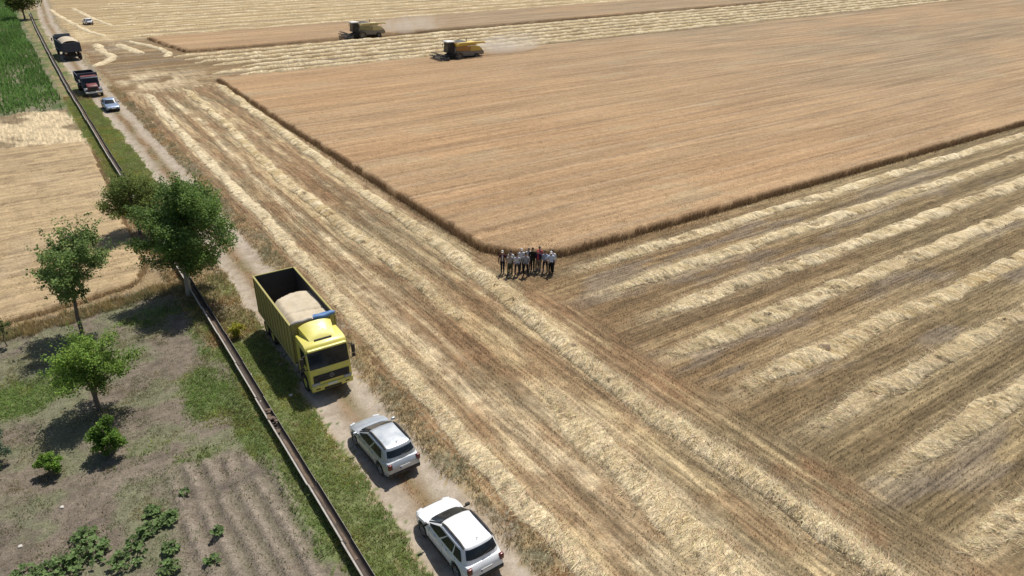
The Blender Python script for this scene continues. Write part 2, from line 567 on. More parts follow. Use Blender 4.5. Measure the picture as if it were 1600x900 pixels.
def crop(name, poly, hgt, ax, ay, colf, label, cat, edges, blade_n, ears=None, stalk=(.25, .168, .092), foot=(.15, .10, .056)):
    gx_, gy_ = np.meshgrid(ax, ay)
    jx = gx_ + (fbm(gx_ * .8, gy_ * .8, 91, 3) - .5) * .5
    jy = gy_ + (fbm(gx_ * .8, gy_ * .8, 93, 3) - .5) * .5
    d = edge_dist(poly, jx, jy)
    ins = inside(poly, jx, jy)
    d = np.where(ins, d, -d)
    near = np.clip((gx_ ** 2 + gy_ ** 2) ** .5 / 60, 0, 1)
    top = hgt * (.93 + .10 * fbm(gx_ * .25, gy_ * .9, 95, 3)) + .14 * (fbm(gx_ * 1.9, gy_ * 1.9, 97, 3) - .5)
    z = np.where(d > .05, top, -.06)
    keep = d > -.75
    idm = -np.ones(gx_.shape, int)
    fk = keep[:-1, :-1] & keep[1:, :-1] & keep[:-1, 1:] & keep[1:, 1:]
    ids = np.arange(gx_.size).reshape(gx_.shape)
    q = np.stack([ids[:-1, :-1], ids[:-1, 1:], ids[1:, 1:], ids[1:, :-1]], -1)[fk]
    used, inv = np.unique(q, return_inverse=True)
    cc = colf(gx_, gy_)
    cc = np.where((d > .05)[..., None], cc, np.array(foot))
    vv = np.stack([gx_, gy_, z], -1).reshape(-1, 3)[used]
    root = np_mesh(name, vv, inv.reshape(-1, 4), cc.reshape(-1, 3)[used], M_CROP, smooth=True, extra={'along_y': np.zeros(len(used))})
    tag(root, label, cat, kind='stuff')
    pts = []
    for (x1, y1), (x2, y2), n in edges:
        t = rng.random(n) ** 1.0
        nx_, ny_ = (y2 - y1), -(x2 - x1)
        ln = math.hypot(nx_, ny_)
        s = rng.normal(0, .16, n) + (rng.random(n) < .12) * rng.normal(0, .35, n)
        pts.append(np.stack([x1 + t * (x2 - x1) + nx_ / ln * s, y1 + t * (y2 - y1) + ny_ / ln * s, np.zeros(n)], 1))
    P = np.concatenate(pts)
    n = len(P)
    cb = jitter_cols(stalk, n, .3)
    blades('stalk', P, hgt * rng.uniform(.45, 1.22, n), rng.uniform(.02, .05, n), rng.uniform(.02, .22, n), cb, M_BLADE, root, tipcol=1.35)['kind'] = 'stuff'
    if ears:
        x0, x1, y0, y1, n = ears
        ex = x0 + (x1 - x0) * rng.random(n) ** 1.5
        ey = y0 + (y1 - y0) * rng.random(n) ** 1.5
        jn = edge_dist(poly, ex, ey)
        k = inside(poly, ex, ey) & (jn > .25)
        ex, ey = ex[k], ey[k]
        n = len(ex)
        cc2 = colf(ex, ey) * (1.05 + .15 * rng.standard_normal((n, 1)))
        P = np.stack([ex, ey, np.full(n, hgt * .88)], 1)
        blades('ear', P, hgt * rng.uniform(.12, .24, n), rng.uniform(.03, .06, n), rng.uniform(.02, .2, n), np.clip(cc2, .03, .8), M_BLADE, root, tipcol=1.2)['kind'] = 'stuff'
    return root


def wheat_col(x, y):
    right = sstep(50, 160, x + .35 * (y - 40))
    c = lerp(C_WHEAT, C_GREYWHEAT, right * .85)
    n1 = fbm(x * .06, y * .5, 101, 4)
    n2 = fbm(x * .03, y * .11, 103, 3)
    c = lerp(c, C_WHEAT2, sstep(.35, .7, n2) * .8)
    c = c * (.80 + .42 * n1)[..., None]
    bow = (fbm(x * .015, y * .02, 105, 2) - .5) * 1.5
    line = np.exp(-(((y + bow) % 3.1 - 1.55) / .30) ** 2) * sstep(.30, .55, fbm(x * .05, np.floor((y + bow) / 3.1) * 7.7, 107, 2))
    c = lerp(c, (.345, .250, .158), line * .6)
    line2 = np.exp(-(((y + bow + 1) % 6.2 - 3.1) / .2) ** 2)
    c = c * (1 - .16 * line2)[..., None]
    blot = sstep(.66, .78, fbm(x * .1, y * .35, 109, 4))
    c = lerp(c, (.33, .265, .165), blot * .4)
    return c


POLY_W = [(27.2, 125.3), (26.9, 93), (27.0, 62), (27.05, 45.0), (28.6, 42.3), (31.6, 40.5), (60, 40.5), (105, 40.4), (520, 40.4), (520, 127), (260, 126), (120, 124.5), (60, 125)]
wa_x = axis([(25.8, 60, .24), (60, 110, .5), (110, 200, 1.2), (200, 530, 6)])
wa_y = axis([(39.3, 66, .24), (66, 128, .4)])
crop('wheat_field', POLY_W, .54, wa_x, wa_y, wheat_col, 'large block of uncut ripe wheat with a square corner behind the group of people', 'wheat',
     [((27.2, 125.3), (26.9, 93), 7000), ((26.9, 93), (27.05, 45), 17000), ((27.05, 45), (28.6, 42.3), 1800), ((28.6, 42.3), (31.6, 40.5), 2200), ((31.6, 40.5), (105, 40.4), 26000), ((105, 40.4), (220, 40.4), 8000)],
     0, (27, 95, 40, 100, 110000))
POLY_S = [(26.8, 176), (27.6, 168), (29.2, 157.6), (60, 157.0), (130, 157.8), (400, 160), (400, 184.5), (160, 183.5), (60, 181.6), (26.3, 180.6)]
crop('wheat_strip', POLY_S, .60, axis([(25, 80, .5), (80, 200, 1.2), (200, 410, 5)]), axis([(156, 186, .5)]), wheat_col,
     'narrow strip of uncut wheat along which the farther combine is cutting', 'wheat',
     [((26.3, 180.6), (29.2, 157.6), 2500), ((29.2, 157.6), (130, 157.8), 7000), ((130, 157.8), (260, 159), 3000)], 0)


def barley_col(x, y):
    c = lerp((.380, .285, .165), (.335, .245, .140), fbm(x * .5, y * .5, 111, 4))
    dk = sstep(.56, .72, fbm(x * .35 + y * .05, y * 1.3, 113, 4))
    c = lerp(c, (.22, .157, .092), dk * .7)
    pale = sstep(.55, .75, fbm(x * .4, y * .2, 115, 3))
    return lerp(c, (.375, .290, .185), pale * .5)


POLY_L = [(-60, 44.6), (-5.0, 51.6), (0.2, 52.4), (3.4, 53.2), (4.6, 56), (4.7, 66), (5.3, 92), (4.8, 96.5), (-2, 98), (-60, 99)]
crop('dry_crop_field', POLY_L, .27, axis([(-40, -8, .8), (-8, 6.2, .22)]), axis([(44, 72, .22), (72, 100, .4)]), barley_col,
     'pale dry crop left of the channel behind the garden trees', 'crop',
     [((-8.0, 51.2), (-5, 51.6), 1500), ((-5, 51.6), (0.2, 52.4), 3000), ((0.2, 52.4), (3.4, 53.2), 2000), ((3.4, 53.2), (4.6, 56), 1500), ((4.6, 56), (5.3, 92), 8000)], 0, (-10, 5.4, 51, 98, 60000), (.42, .315, .185), (.31, .23, .135))


# ---------------------------------------------------------------- windrows of straw
def windrow(path, w, hgt, label, group, step=.13, nc=15, wisps=90, col=C_STRAW, seed=0, gaps=.0, xy_far=70):
    P = np.array(path, float)
    seg = np.hypot(*np.diff(P, axis=0).T)
    S = np.concatenate([[0], np.cumsum(seg)])
    L = S[-1]
    # sampling gets coarser with distance from the camera
    s_list = [0.0]
    while s_list[-1] < L:
        xx = np.interp(s_list[-1], S, P[:, 0])
        yy = np.interp(s_list[-1], S, P[:, 1])
        dist = math.hypot(math.hypot(xx, yy), CAM_H)
        s_list.append(s_list[-1] + step * max(1, dist / 42) ** 1.3)
    s = np.array(s_list)
    cx = np.interp(s, S, P[:, 0])
    cy = np.interp(s, S, P[:, 1])
    if len(P) > 2:
        k = np.ones(9) / 9
        pad = lambda a: np.convolve(np.pad(a, 4, mode='edge'), k, mode='valid')
        cx, cy = pad(cx), pad(cy)
    cx = cx + (fbm(s * .25, s * 0 + seed, seed + 1, 3) - .5) * .55 * (1 if abs(P[0, 0] - P[-1, 0]) < abs(P[0, 1] - P[-1, 1]) else 0)
    cy = cy + (fbm(s * .25, s * 0 + seed, seed + 2, 3) - .5) * .55 * (0 if abs(P[0, 0] - P[-1, 0]) < abs(P[0, 1] - P[-1, 1]) else 1)
    tx, ty = np.gradient(cx), np.gradient(cy)
    ln = np.hypot(tx, ty) + 1e-9
    nx_, ny_ = -ty / ln, tx / ln
    u = np.linspace(-1, 1, nc)
    ww = w * (.60 + .78 * fbm(s * .45, s * 0, seed + 3, 4))
    endf = sstep(0, 4.0, s) * (1 - sstep(L - 2.0, L, s))
    ww = ww * (.35 + .65 * endf)
    gx2 = cx[:, None] + nx_[:, None] * u[None, :] * ww[:, None]
    gy2 = cy[:, None] + ny_[:, None] * u[None, :] * ww[:, None]
    prof = np.maximum(0, 1 - np.abs(u) ** 1.7)[None, :]
    env = hgt * (.70 + .6 * fbm(s * .5, s * 0 + 5, seed + 4, 3))[:, None] * (.10 + .90 * endf[:, None])
    gapv = sstep(.5 * gaps, .5 * gaps + .2, fbm(s * .3, s * 0 + 9, seed + 5, 3) if gaps else np.ones_like(s))[:, None]
    uw = u[None, :] * ww[:, None]
    sl_ = s[:, None] + .55 * uw
    lump = .5 * fbm(sl_ * 1.5, uw * .7, seed + 6, 3) + .5 * fbm(sl_ * .7, uw * .5, seed + 16, 2)
    fine = fbm(sl_ * 4.6, uw * 1.1, seed + 7, 2)
    pits = sstep(.70, .80, fbm(sl_ * 1.6, uw * 1.6, seed + 8, 2))
    z = prof * env * gapv * (.45 + 1.0 * lump) + prof ** .6 * gapv * (.22 * (fine - .4)) - pits * prof * env * .95
    z = z + height(gx2, gy2) + .012
    z[:, 0] -= .09
    z[:, -1] -= .09
    z[0] -= .05
    z[-1] -= .1
    c = lerp(np.array(col) * .80, C_PALE, sstep(.32, .66, lump * .6 + fine * .4))  # shading between the tufts is painted in as a darker straw tone
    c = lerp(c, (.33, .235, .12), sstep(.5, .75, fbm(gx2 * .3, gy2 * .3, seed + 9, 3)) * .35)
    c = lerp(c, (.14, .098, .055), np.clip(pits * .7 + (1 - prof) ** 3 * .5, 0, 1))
    n, m = len(s), nc
    ids = np.arange(n * m).reshape(n, m)
    q = np.stack([ids[:-1, :-1], ids[:-1, 1:], ids[1:, 1:], ids[1:, :-1]], -1).reshape(-1, 4)
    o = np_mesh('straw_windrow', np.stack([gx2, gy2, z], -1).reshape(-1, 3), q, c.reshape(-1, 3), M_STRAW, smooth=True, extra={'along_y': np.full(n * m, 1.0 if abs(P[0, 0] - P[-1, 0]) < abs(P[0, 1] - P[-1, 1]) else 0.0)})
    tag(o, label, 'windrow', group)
    if wisps:
        # loose straws lying on and beside the ridge
        dist = np.sqrt(cx ** 2 + cy ** 2 + CAM_H ** 2)
        dens = np.clip((xy_far - dist) / 30, 0, 1)
        cum = np.concatenate([[0], np.cumsum(dens[1:] * np.diff(s))])
        N = int(cum[-1] * wisps)
        if N > 10:
            ii = np.interp(rng.random(N) * cum[-1], cum, np.arange(n))
            i0 = np.clip(ii.astype(int), 0, n - 2)
            uu = np.clip(rng.normal(0, .60, N), -2.0, 2.0)
            px_ = cx[i0] + nx_[i0] * uu * ww[i0] + rng.normal(0, .06, N)
            py_ = cy[i0] + ny_[i0] * uu * ww[i0] + rng.normal(0, .06, N)
            jj = np.clip(((uu + 1) / 2 * (m - 1)).astype(int), 0, m - 1)
            pz = np.where(np.abs(uu) <= 1, z[i0, jj], height(px_, py_)) - .01
            ln_ = rng.uniform(.15, .55, N)
            az_ = np.arctan2(ny_[i0], nx_[i0]) + math.pi * (rng.random(N) < .5) + rng.normal(.45, .55, N)
            pit = rng.uniform(-.05, .75, N)
            cb = jitter_cols(np.array(C_PALE) * 1.15, N, .18)
            dk = rng.random(N) < .13
            cb[dk] *= .5
            blades('loose_straw', np.stack([px_, py_, pz], 1), ln_ * np.sin(pit) + .02, rng.uniform(.012, .034, N), ln_ * np.cos(pit), cb, M_BLADE, o, tipcol=1.0, az=az_)['kind'] = 'stuff'
    return o


GR = 'straw windrows along the drill rows right of the people'
ROW_LAB = ['straw windrow running along the foot of the uncut wheat at right', 'second straw windrow out from the wheat edge at right', 'third straw windrow out from the wheat edge at right',
           'fourth straw windrow out from the wheat edge at right', 'fifth straw windrow from the wheat edge, golden with a dark clod', 'sixth straw windrow from the wheat edge at right',
           'seventh straw windrow from the wheat edge, near the right border', 'last short straw windrow in the bottom right corner']
for i, (ry, rx0) in enumerate(zip(ROW_Y, ROW_X0)):
    xe = [230, 200, 150, 110, 90, 75, 62, 48][i]
    windrow([(rx0, ry), (xe, ry + .15)], [.74, .78, .82, .85, .80, .76, .76, .76][i], [.20, .22, .24, .24, .24, .24, .23, .23][i], ROW_LAB[i], GR, seed=200 + 31 * i,
            wisps=380, gaps=.52, col=(.50, .36, .17) if i == 4 else C_STRAW)
GL = 'straw windrows along the track side strip'
windrow(WIND_A, .74, .25, 'long straw windrow from the far corner past the people to the bottom right', GL, seed=503, wisps=380, gaps=.5)
windrow(WIND_B, .66, .22, 'clumpy straw windrow midway between the track and the wheat edge', GL, seed=541, wisps=320, gaps=.55, col=(.50, .37, .185))
windrow(WIND_B2, .95, .11, 'flattened pale straw windrow at bottom centre between two longer ones', GL, seed=577, wisps=380, gaps=.3)
windrow(WIND_C, .60, .11, 'pale flat straw windrow nearest the dirt track and the vehicles', GL, seed=611, wisps=320, col=C_PALE)
GF = 'straw windrows between the two combines'
FAR = [(128.4, 30), (132.2, 27), (136.2, 33), (140.4, 29), (144.6, 27), (149.0, 26), (153.4, 25)]
ordn = ['nearest', 'second', 'third', 'middle', 'fifth', 'sixth', 'farthest']
for i, (yy, x0) in enumerate(FAR):
    windrow([(x0, yy), (75, yy + .3), (270, yy + 2.5)], .95, .34, '%s of the seven straw windrows between the two yellow combines' % ordn[i], GF, step=.16, nc=9, wisps=0, seed=700 + 17 * i)
GC = 'curved straw windrows beside the end of the wheat strip'
windrow([(16.4, 181), (16.2, 176), (15.6, 168), (16.6, 162), (16.2, 157), (13.4, 152), (11.8, 150)], 1.0, .28, 'leftmost curved straw windrow, bending like a hook beside the trucks', GC, step=.14, nc=9, wisps=0, seed=811, col=C_PALE)
windrow([(19.6, 178), (20.3, 172), (21.0, 166), (22.0, 160)], 1.1, .28, 'short middle straw windrow of the curved ones beside the wheat strip', GC, step=.14, nc=9, wisps=0, seed=823, col=C_PALE)
windrow([(21.5, 181), (24.4, 172), (26.0, 164), (26.4, 158), (24.6, 153.6)], .9, .26, 'curved straw windrow bending round the end of the wheat strip', GC, step=.14, nc=9, wisps=0, seed=837, col=C_PALE)
ORD = ['first', 'second', 'third', 'fourth', 'fifth', 'sixth', 'seventh', 'eighth', 'ninth', 'tenth', 'eleventh', 'twelfth']
GB = 'faint straw windrows on the far stubble'
for i in range(12):
    yy = 186.5 + 7.2 * i
    windrow([(20 + 3 * (i % 3), yy), (120, yy + 1.0), (330, yy + 3)], .9, .24, 'faint straw windrow on the far stubble, %s counted back from the wheat strip' % ORD[i], GB, step=.22, nc=7, wisps=0, seed=900 + 23 * i, gaps=.35)
for i, pth in enumerate(([(13.5, 262), (14.6, 235), (16.2, 214), (17.4, 200), (19.5, 190)], [(19.5, 262), (20.5, 240), (21.8, 222), (23.5, 208)])):
    windrow(pth, .8, .2, ['pale straw line left of the small white car at far left', 'pale straw line right of the small white car at far left'][i], GC, step=.16, nc=7, wisps=0, seed=990 + i, col=C_PALE)

# ---------------------------------------------------------------- stubble stalks
N = 330000
d_ = 12 + 62 * rng.random(N) ** .8
ang = rng.uniform(R(-3), R(76), N)      # compass sector in view
sx_ = np.sin(ang) * d_
sy_ = np.cos(ang) * d_
keep = (zone_of(sx_, sy_) == Z_STUB) & ~inside(POLY_W, sx_, sy_)
sx_, sy_ = sx_[keep], sy_[keep]
_, ly_ = ground_colour(sx_, sy_, np.full(sx_.shape, Z_STUB))
rowsp = .26
snx = np.where(ly_ > .5, np.round(sx_ / rowsp) * rowsp + rng.normal(0, .035, len(sx_)), sx_)
sny = np.where(ly_ > .5, sy_, np.round(sy_ / rowsp) * rowsp + rng.normal(0, .035, len(sx_)))
ok = fbm(snx * .8, sny * .8, 131, 3) > .36
snx, sny = snx[ok], sny[ok]
n = len(snx)
gc, _ = ground_colour(snx, sny, np.full(snx.shape, Z_STUB))
gc = np.clip(gc * 1.42 * (1 + .28 * rng.standard_normal((n, 1))), .03, .8)
st = blades('stubble', np.stack([snx, sny, height(snx, sny) - .01], 1), rng.uniform(.05, .17, n), rng.uniform(.014, .034, n), rng.uniform(.01, .10, n), gc, M_BLADE, tipcol=1.2)
tag(st, 'short cut stalks standing in rows over the near stubble', 'stubble', kind='stuff')


# ---------------------------------------------------------------- mesh building kit for made things
class MB:
    def __init__(self):
        self.v, self.f, self.m = [], [], []

    def add(self, verts, faces, mi=0):
        b = len(self.v)
        self.v += [tuple(p) for p in verts]
        self.f += [tuple(b + i for i in q) for q in faces]
        self.m += [mi] * len(faces)
        return self

    def bm(self, bm, mi=0):
        bm.verts.index_update()
        self.add([v.co.copy() for v in bm.verts], [[v.index for v in f.verts] for f in bm.faces], mi)
        bm.free()
        return self

    def box(self, c, s, bev=0.0, mi=0, rot=None, seg=1):
        bm = bmesh.new()
        bmesh.ops.create_cube(bm, size=1.0)
        bmesh.ops.scale(bm, vec=s, verts=bm.verts)
        if bev:
            bmesh.ops.bevel(bm, geom=bm.edges[:], offset=min(bev, min(s) * .45), segments=seg, affect='EDGES', profile=.5)
        if rot is not None:
            bmesh.ops.rotate(bm, cent=(0, 0, 0), matrix=rot, verts=bm.verts)
        bmesh.ops.translate(bm, vec=c, verts=bm.verts)
        return self.bm(bm, mi)

    def cyl(self, a, b, r0, r1=None, n=12, mi=0, caps=True):
        a, b = Vector(a), Vector(b)
        r1 = r0 if r1 is None else r1
        d = (b - a).normalized()
        u = d.orthogonal().normalized()
        w = d.cross(u)
        vs = []
        for c, r in ((a, r0), (b, r1)):
            for i in range(n):
                t = 2 * math.pi * i / n
                vs.append(c + (u * math.cos(t) + w * math.sin(t)) * r)
        fs = [(i, (i + 1) % n, n + (i + 1) % n, n + i) for i in range(n)]
        if caps:
            fs += [tuple(range(n - 1, -1, -1)), tuple(range(n, 2 * n))]
        return self.add(vs, fs, mi)

    def tube(self, pts, radii, n=7, mi=0):
        pts = [Vector(p) for p in pts]
        vs, fs = [], []
        u = None
        for k, p in enumerate(pts):
            d = (pts[min(k + 1, len(pts) - 1)] - pts[max(k - 1, 0)]).normalized()
            u = d.orthogonal().normalized() if u is None else (u - d * u.dot(d)).normalized()
            w = d.cross(u)
            for i in range(n):
                t = 2 * math.pi * i / n
                vs.append(p + (u * math.cos(t) + w * math.sin(t)) * radii[k])
        for k in range(len(pts) - 1):
            for i in range(n):
                fs.append((k * n + i, k * n + (i + 1) % n, (k + 1) * n + (i + 1) % n, (k + 1) * n + i))
        fs += [tuple(range(n - 1, -1, -1)), tuple(range((len(pts) - 1) * n, len(pts) * n))]
        return self.add(vs, fs, mi)

    def lathe(self, prof, axis_='x', n=24, c=(0, 0, 0), mi=0):
        """prof: list of (radius, along); closed loop is joined when first == last"""
        vs, fs = [], []
        for r, a in prof:
            for i in range(n):
                t = 2 * math.pi * i / n
                p = {'x': (a, r * math.cos(t), r * math.sin(t)), 'y': (r * math.cos(t), a, r * math.sin(t)), 'z': (r * math.cos(t), r * math.sin(t), a)}[axis_]
                vs.append((p[0] + c[0], p[1] + c[1], p[2] + c[2]))
        for k in range(len(prof) - 1):
            for i in range(n):
                fs.append((k * n + i, k * n + (i + 1) % n, (k + 1) * n + (i + 1) % n, (k + 1) * n + i))
        return self.add(vs, fs, mi)

    def prism(self, poly, x0, x1, mi=0):
        """polygon of (y, z) extruded along x"""
        n = len(poly)
        vs = [(x0, y, z) for y, z in poly] + [(x1, y, z) for y, z in poly]
        fs = [(i, (i + 1) % n, n + (i + 1) % n, n + i) for i in range(n)] + [tuple(range(n - 1, -1, -1)), tuple(range(n, 2 * n))]
        return self.add(vs, fs, mi)

    def quadgrid(self, fn, nu, nv, mi=0):
        vs = [fn(i / nu, j / nv) for j in range(nv + 1) for i in range(nu + 1)]
        fs = [(j * (nu + 1) + i, j * (nu + 1) + i + 1, (j + 1) * (nu + 1) + i + 1, (j + 1) * (nu + 1) + i) for j in range(nv) for i in range(nu)]
        return self.add(vs, fs, mi)

    def ball(self, c, r, n=10, m=7, mi=0):
        vs = [(c[0], c[1], c[2] - r[2])]
        fs = []
        for j in range(1, m):
            ph = -math.pi / 2 + math.pi * j / m
            for i in range(n):
                t = 2 * math.pi * i / n
                vs.append((c[0] + r[0] * math.cos(ph) * math.cos(t), c[1] + r[1] * math.cos(ph) * math.sin(t), c[2] + r[2] * math.sin(ph)))
        vs.append((c[0], c[1], c[2] + r[2]))
        for i in range(n):
            fs.append((0, 1 + (i + 1) % n, 1 + i))
        for j in range(m - 2):
            for i in range(n):
                a = 1 + j * n
                fs.append((a + i, a + (i + 1) % n, a + n + (i + 1) % n, a + n + i))
        a = 1 + (m - 2) * n
        for i in range(n):
            fs.append((a + i, a + (i + 1) % n, len(vs) - 1))
        return self.add(vs, fs, mi)

    def build(self, name, mats, parent=None, smooth=None, bevel=0.0, fixn=True, loc=None):
        me = bpy.data.meshes.new(name)
        me.from_pydata([tuple(p) for p in self.v], [], self.f)
        mats = mats if isinstance(mats, (list, tuple)) else [mats]
        for m in mats:
            me.materials.append(m)
        me.polygons.foreach_set('material_index', self.m)
        if fixn or bevel:
            bm = bmesh.new()
            bm.from_mesh(me)
            if bevel:
                bmesh.ops.bevel(bm, geom=[e for e in bm.edges if len(e.link_faces) == 2 and e.calc_face_angle(0) > .5], offset=bevel, segments=2, affect='EDGES', profile=.5)
            if fixn:
                bmesh.ops.recalc_face_normals(bm, faces=bm.faces[:])
            bm.to_mesh(me)
            bm.free()
        if smooth is not None:
            me.polygons.foreach_set('use_smooth', [True] * len(me.polygons))
            me.set_sharp_from_angle(angle=R(smooth))
        me.update()
        o = bpy.data.objects.new(name, me)
        COL.objects.link(o)
        if parent:
            o.parent = parent
        if loc:
            o.location = loc
        return o


def thing(name, label, cat, loc=(0, 0, 0), rz=0.0, group=None):
    o = bpy.data.objects.new(name, None)
    COL.objects.link(o)
    o.empty_display_size = .3
    o.location = loc
    o.rotation_euler = (0, 0, rz)
    return tag(o, label, cat, group)


def copy_tree(o, parent=None):
    c = o.copy()
    COL.objects.link(c)
    c.parent = parent
    for ch in list(o.children):
        copy_tree(ch, c)
    return c


def place(o, x, y, rz=None, dz=0.0):
    o.location = (x, y, ground_z(x, y) + dz)
    if rz is not None:
        o.rotation_euler = (0, 0, rz)
    return o


# ---------------------------------------------------------------- raised concrete irrigation channel
M_CONC = paint('pale_concrete', (.41, .385, .35), .85, dirt=.7, scale=3.0, spec=.2, dustcol=(.24, .20, .16))
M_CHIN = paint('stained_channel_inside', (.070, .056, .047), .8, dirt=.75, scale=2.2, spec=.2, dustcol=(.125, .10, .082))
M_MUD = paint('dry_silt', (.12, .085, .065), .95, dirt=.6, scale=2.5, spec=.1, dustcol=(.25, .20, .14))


def flume_x(y):
    return float(np.interp(y, [0, 20, 50, 85, 131, 170, 214, 260], [6.62, 6.62, 6.72, 6.6, 6.62, 7.0, 7.6, 8.6]))


channel = thing('irrigation_channel', 'long raised concrete irrigation channel beside the dirt track, dark inside', 'channel', (flume_x(8), 8, 0))
RIM = .55
seg_len = 4.0
yy = 6.0
k = 0
base_loc = Vector(channel.location)
post_me = None
while yy < 250:
    y0, y1 = yy + .012, yy + seg_len - .012
    xa, xb = flume_x(y0), flume_x(y1)
    j = random.uniform(-.025, .025)
    zz = random.uniform(-.02, .02) + (-.05 if k == 6 else 0)
    b = MB()
    W_, D_, T_ = .185, .27, .035
    pr = []
    for t in np.linspace(-1, 1, 13):
        pr.append((W_ * t, -D_ * (1 - abs(t) ** 2.1)))
    outer = [((W_ + T_) * t, -(D_ + T_) * (1 - abs(t) ** 2.1)) for t in np.linspace(-1, 1, 13)]
    vs = []
    for (xx, yv) in ((xa, y0), (xb, y1)):
        for (px_, pz) in pr:
            vs.append((xx + px_ + j, yv, RIM + pz + zz))
        for (px_, pz) in outer:
            vs.append((xx + px_ + j, yv, RIM + pz + zz))
        # flat rim lips, a bit wider than the wall
        vs.append((xx - W_ - .07 + j, yv, RIM + zz))
        vs.append((xx - W_ - .07 + j, yv, RIM - .06 + zz))
        vs.append((xx + W_ + .012 + j, yv, RIM + zz))
        vs.append((xx + W_ + .012 + j, yv, RIM - .06 + zz))
    M_ = 30
    fi = [(i, i + 1, M_ + i + 1, M_ + i) for i in range(12)]
    fo = [(13 + i + 1, 13 + i, M_ + 13 + i, M_ + 13 + i + 1) for i in range(1, 11)]
    fr_ = [(0, 26, M_ + 26, M_), (26, 27, M_ + 27, M_ + 26), (27, 14, M_ + 14, M_ + 27), (12, M_ + 12, M_ + 28, 28), (28, M_ + 28, M_ + 29, 29), (29, M_ + 29, M_ + 24, 24)]
    fe = []
    for off in (0, M_):
        for i in range(12):
            a, c_ = i, 13 + i
            fe.append((off + a, off + a + 1, off + c_ + 1, off + c_))
        fe.append((off, off + 13, off + 14, off + 27, off + 26))
        fe.append((off + 12, off + 28, off + 29, off + 24, off + 25))
    vs = [(x - base_loc.x, y - base_loc.y, z) for x, y, z in vs]
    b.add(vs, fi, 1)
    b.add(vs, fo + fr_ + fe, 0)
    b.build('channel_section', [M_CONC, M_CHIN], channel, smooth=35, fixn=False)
    pb = MB()
    pb.box((flume_x(yy) - base_loc.x, yy - base_loc.y, .10), (.36, .2, .30), .02)
    pb.box((flume_x(yy) - base_loc.x - .0, yy - base_loc.y, -.12), (.55, .36, .24), .02)
    pb.build('saddle_post', M_CONC, channel)
    yy += seg_len
    k += 1
# silt and rubble caught at a broken joint
b = MB()
for i in range(16):
    c = (6.64 + random.uniform(-.16, .16) - base_loc.x, 31.6 + random.uniform(-1.0, 1.2) - base_loc.y, .40 + random.uniform(0, .13))
    s = random.uniform(.05, .12)
    b.ball(c, (s * random.uniform(.8, 1.5), s * random.uniform(.8, 1.5), s * .7), 7, 5)
b.build('silt_and_rubble', M_MUD, channel, smooth=50)['kind'] = 'stuff'
for (ya, yb) in ((21, 30), (40, 52), (90, 120)):
    b = MB()
    b.quadgrid(lambda u, v, ya=ya, yb=yb: (flume_x(ya + (yb - ya) * v) - base_loc.x + (u - .5) * .22, ya + (yb - ya) * v - base_loc.y, RIM - .25 + .03 * math.sin(v * 40 + u * 3) * .5), 3, 24)
    b.build('silt_bed', M_MUD, channel, smooth=60, fixn=False)


# ---------------------------------------------------------------- trees and shrubs
M_BARK = paint('grey_brown_bark', (.15, .115, .085), .9, dirt=.6, scale=9, spec=.15, dustcol=(.26, .22, .18))
M_BARK_P = paint('pale_bark', (.40, .36, .30), .9, dirt=.6, scale=7, spec=.15, dustcol=(.22, .18, .14))


def leaf_mesh(name, P, size, cols, parent, up=.35):
    """each leaf a folded pair of triangles (a small kite) with its own direction"""
    N = len(P)
    d = rng.standard_normal((N, 3))
    d[:, 2] = d[:, 2] * .6 - .15
    d /= np.linalg.norm(d, axis=1)[:, None]
    nrm = rng.standard_normal((N, 3))
    nrm[:, 2] = np.abs(nrm[:, 2]) + up
    s = np.cross(d, nrm)
    s /= np.linalg.norm(s, axis=1)[:, None] + 1e-9
    L = size[:, None]
    v = np.zeros((N, 4, 3))
    v[:, 0] = P - d * L * .5
    v[:, 1] = P + s * L * .38
    v[:, 2] = P + d * L * .5
    v[:, 3] = P - s * L * .38
    f = np.arange(N * 4).reshape(N, 4)
    c = np.repeat(cols[:, None, :], 4, axis=1)
    o = np_mesh(name, v.reshape(-1, 3), f, c.reshape(-1, 3), M_LEAF, parent)
    o['kind'] = 'stuff'
    return o


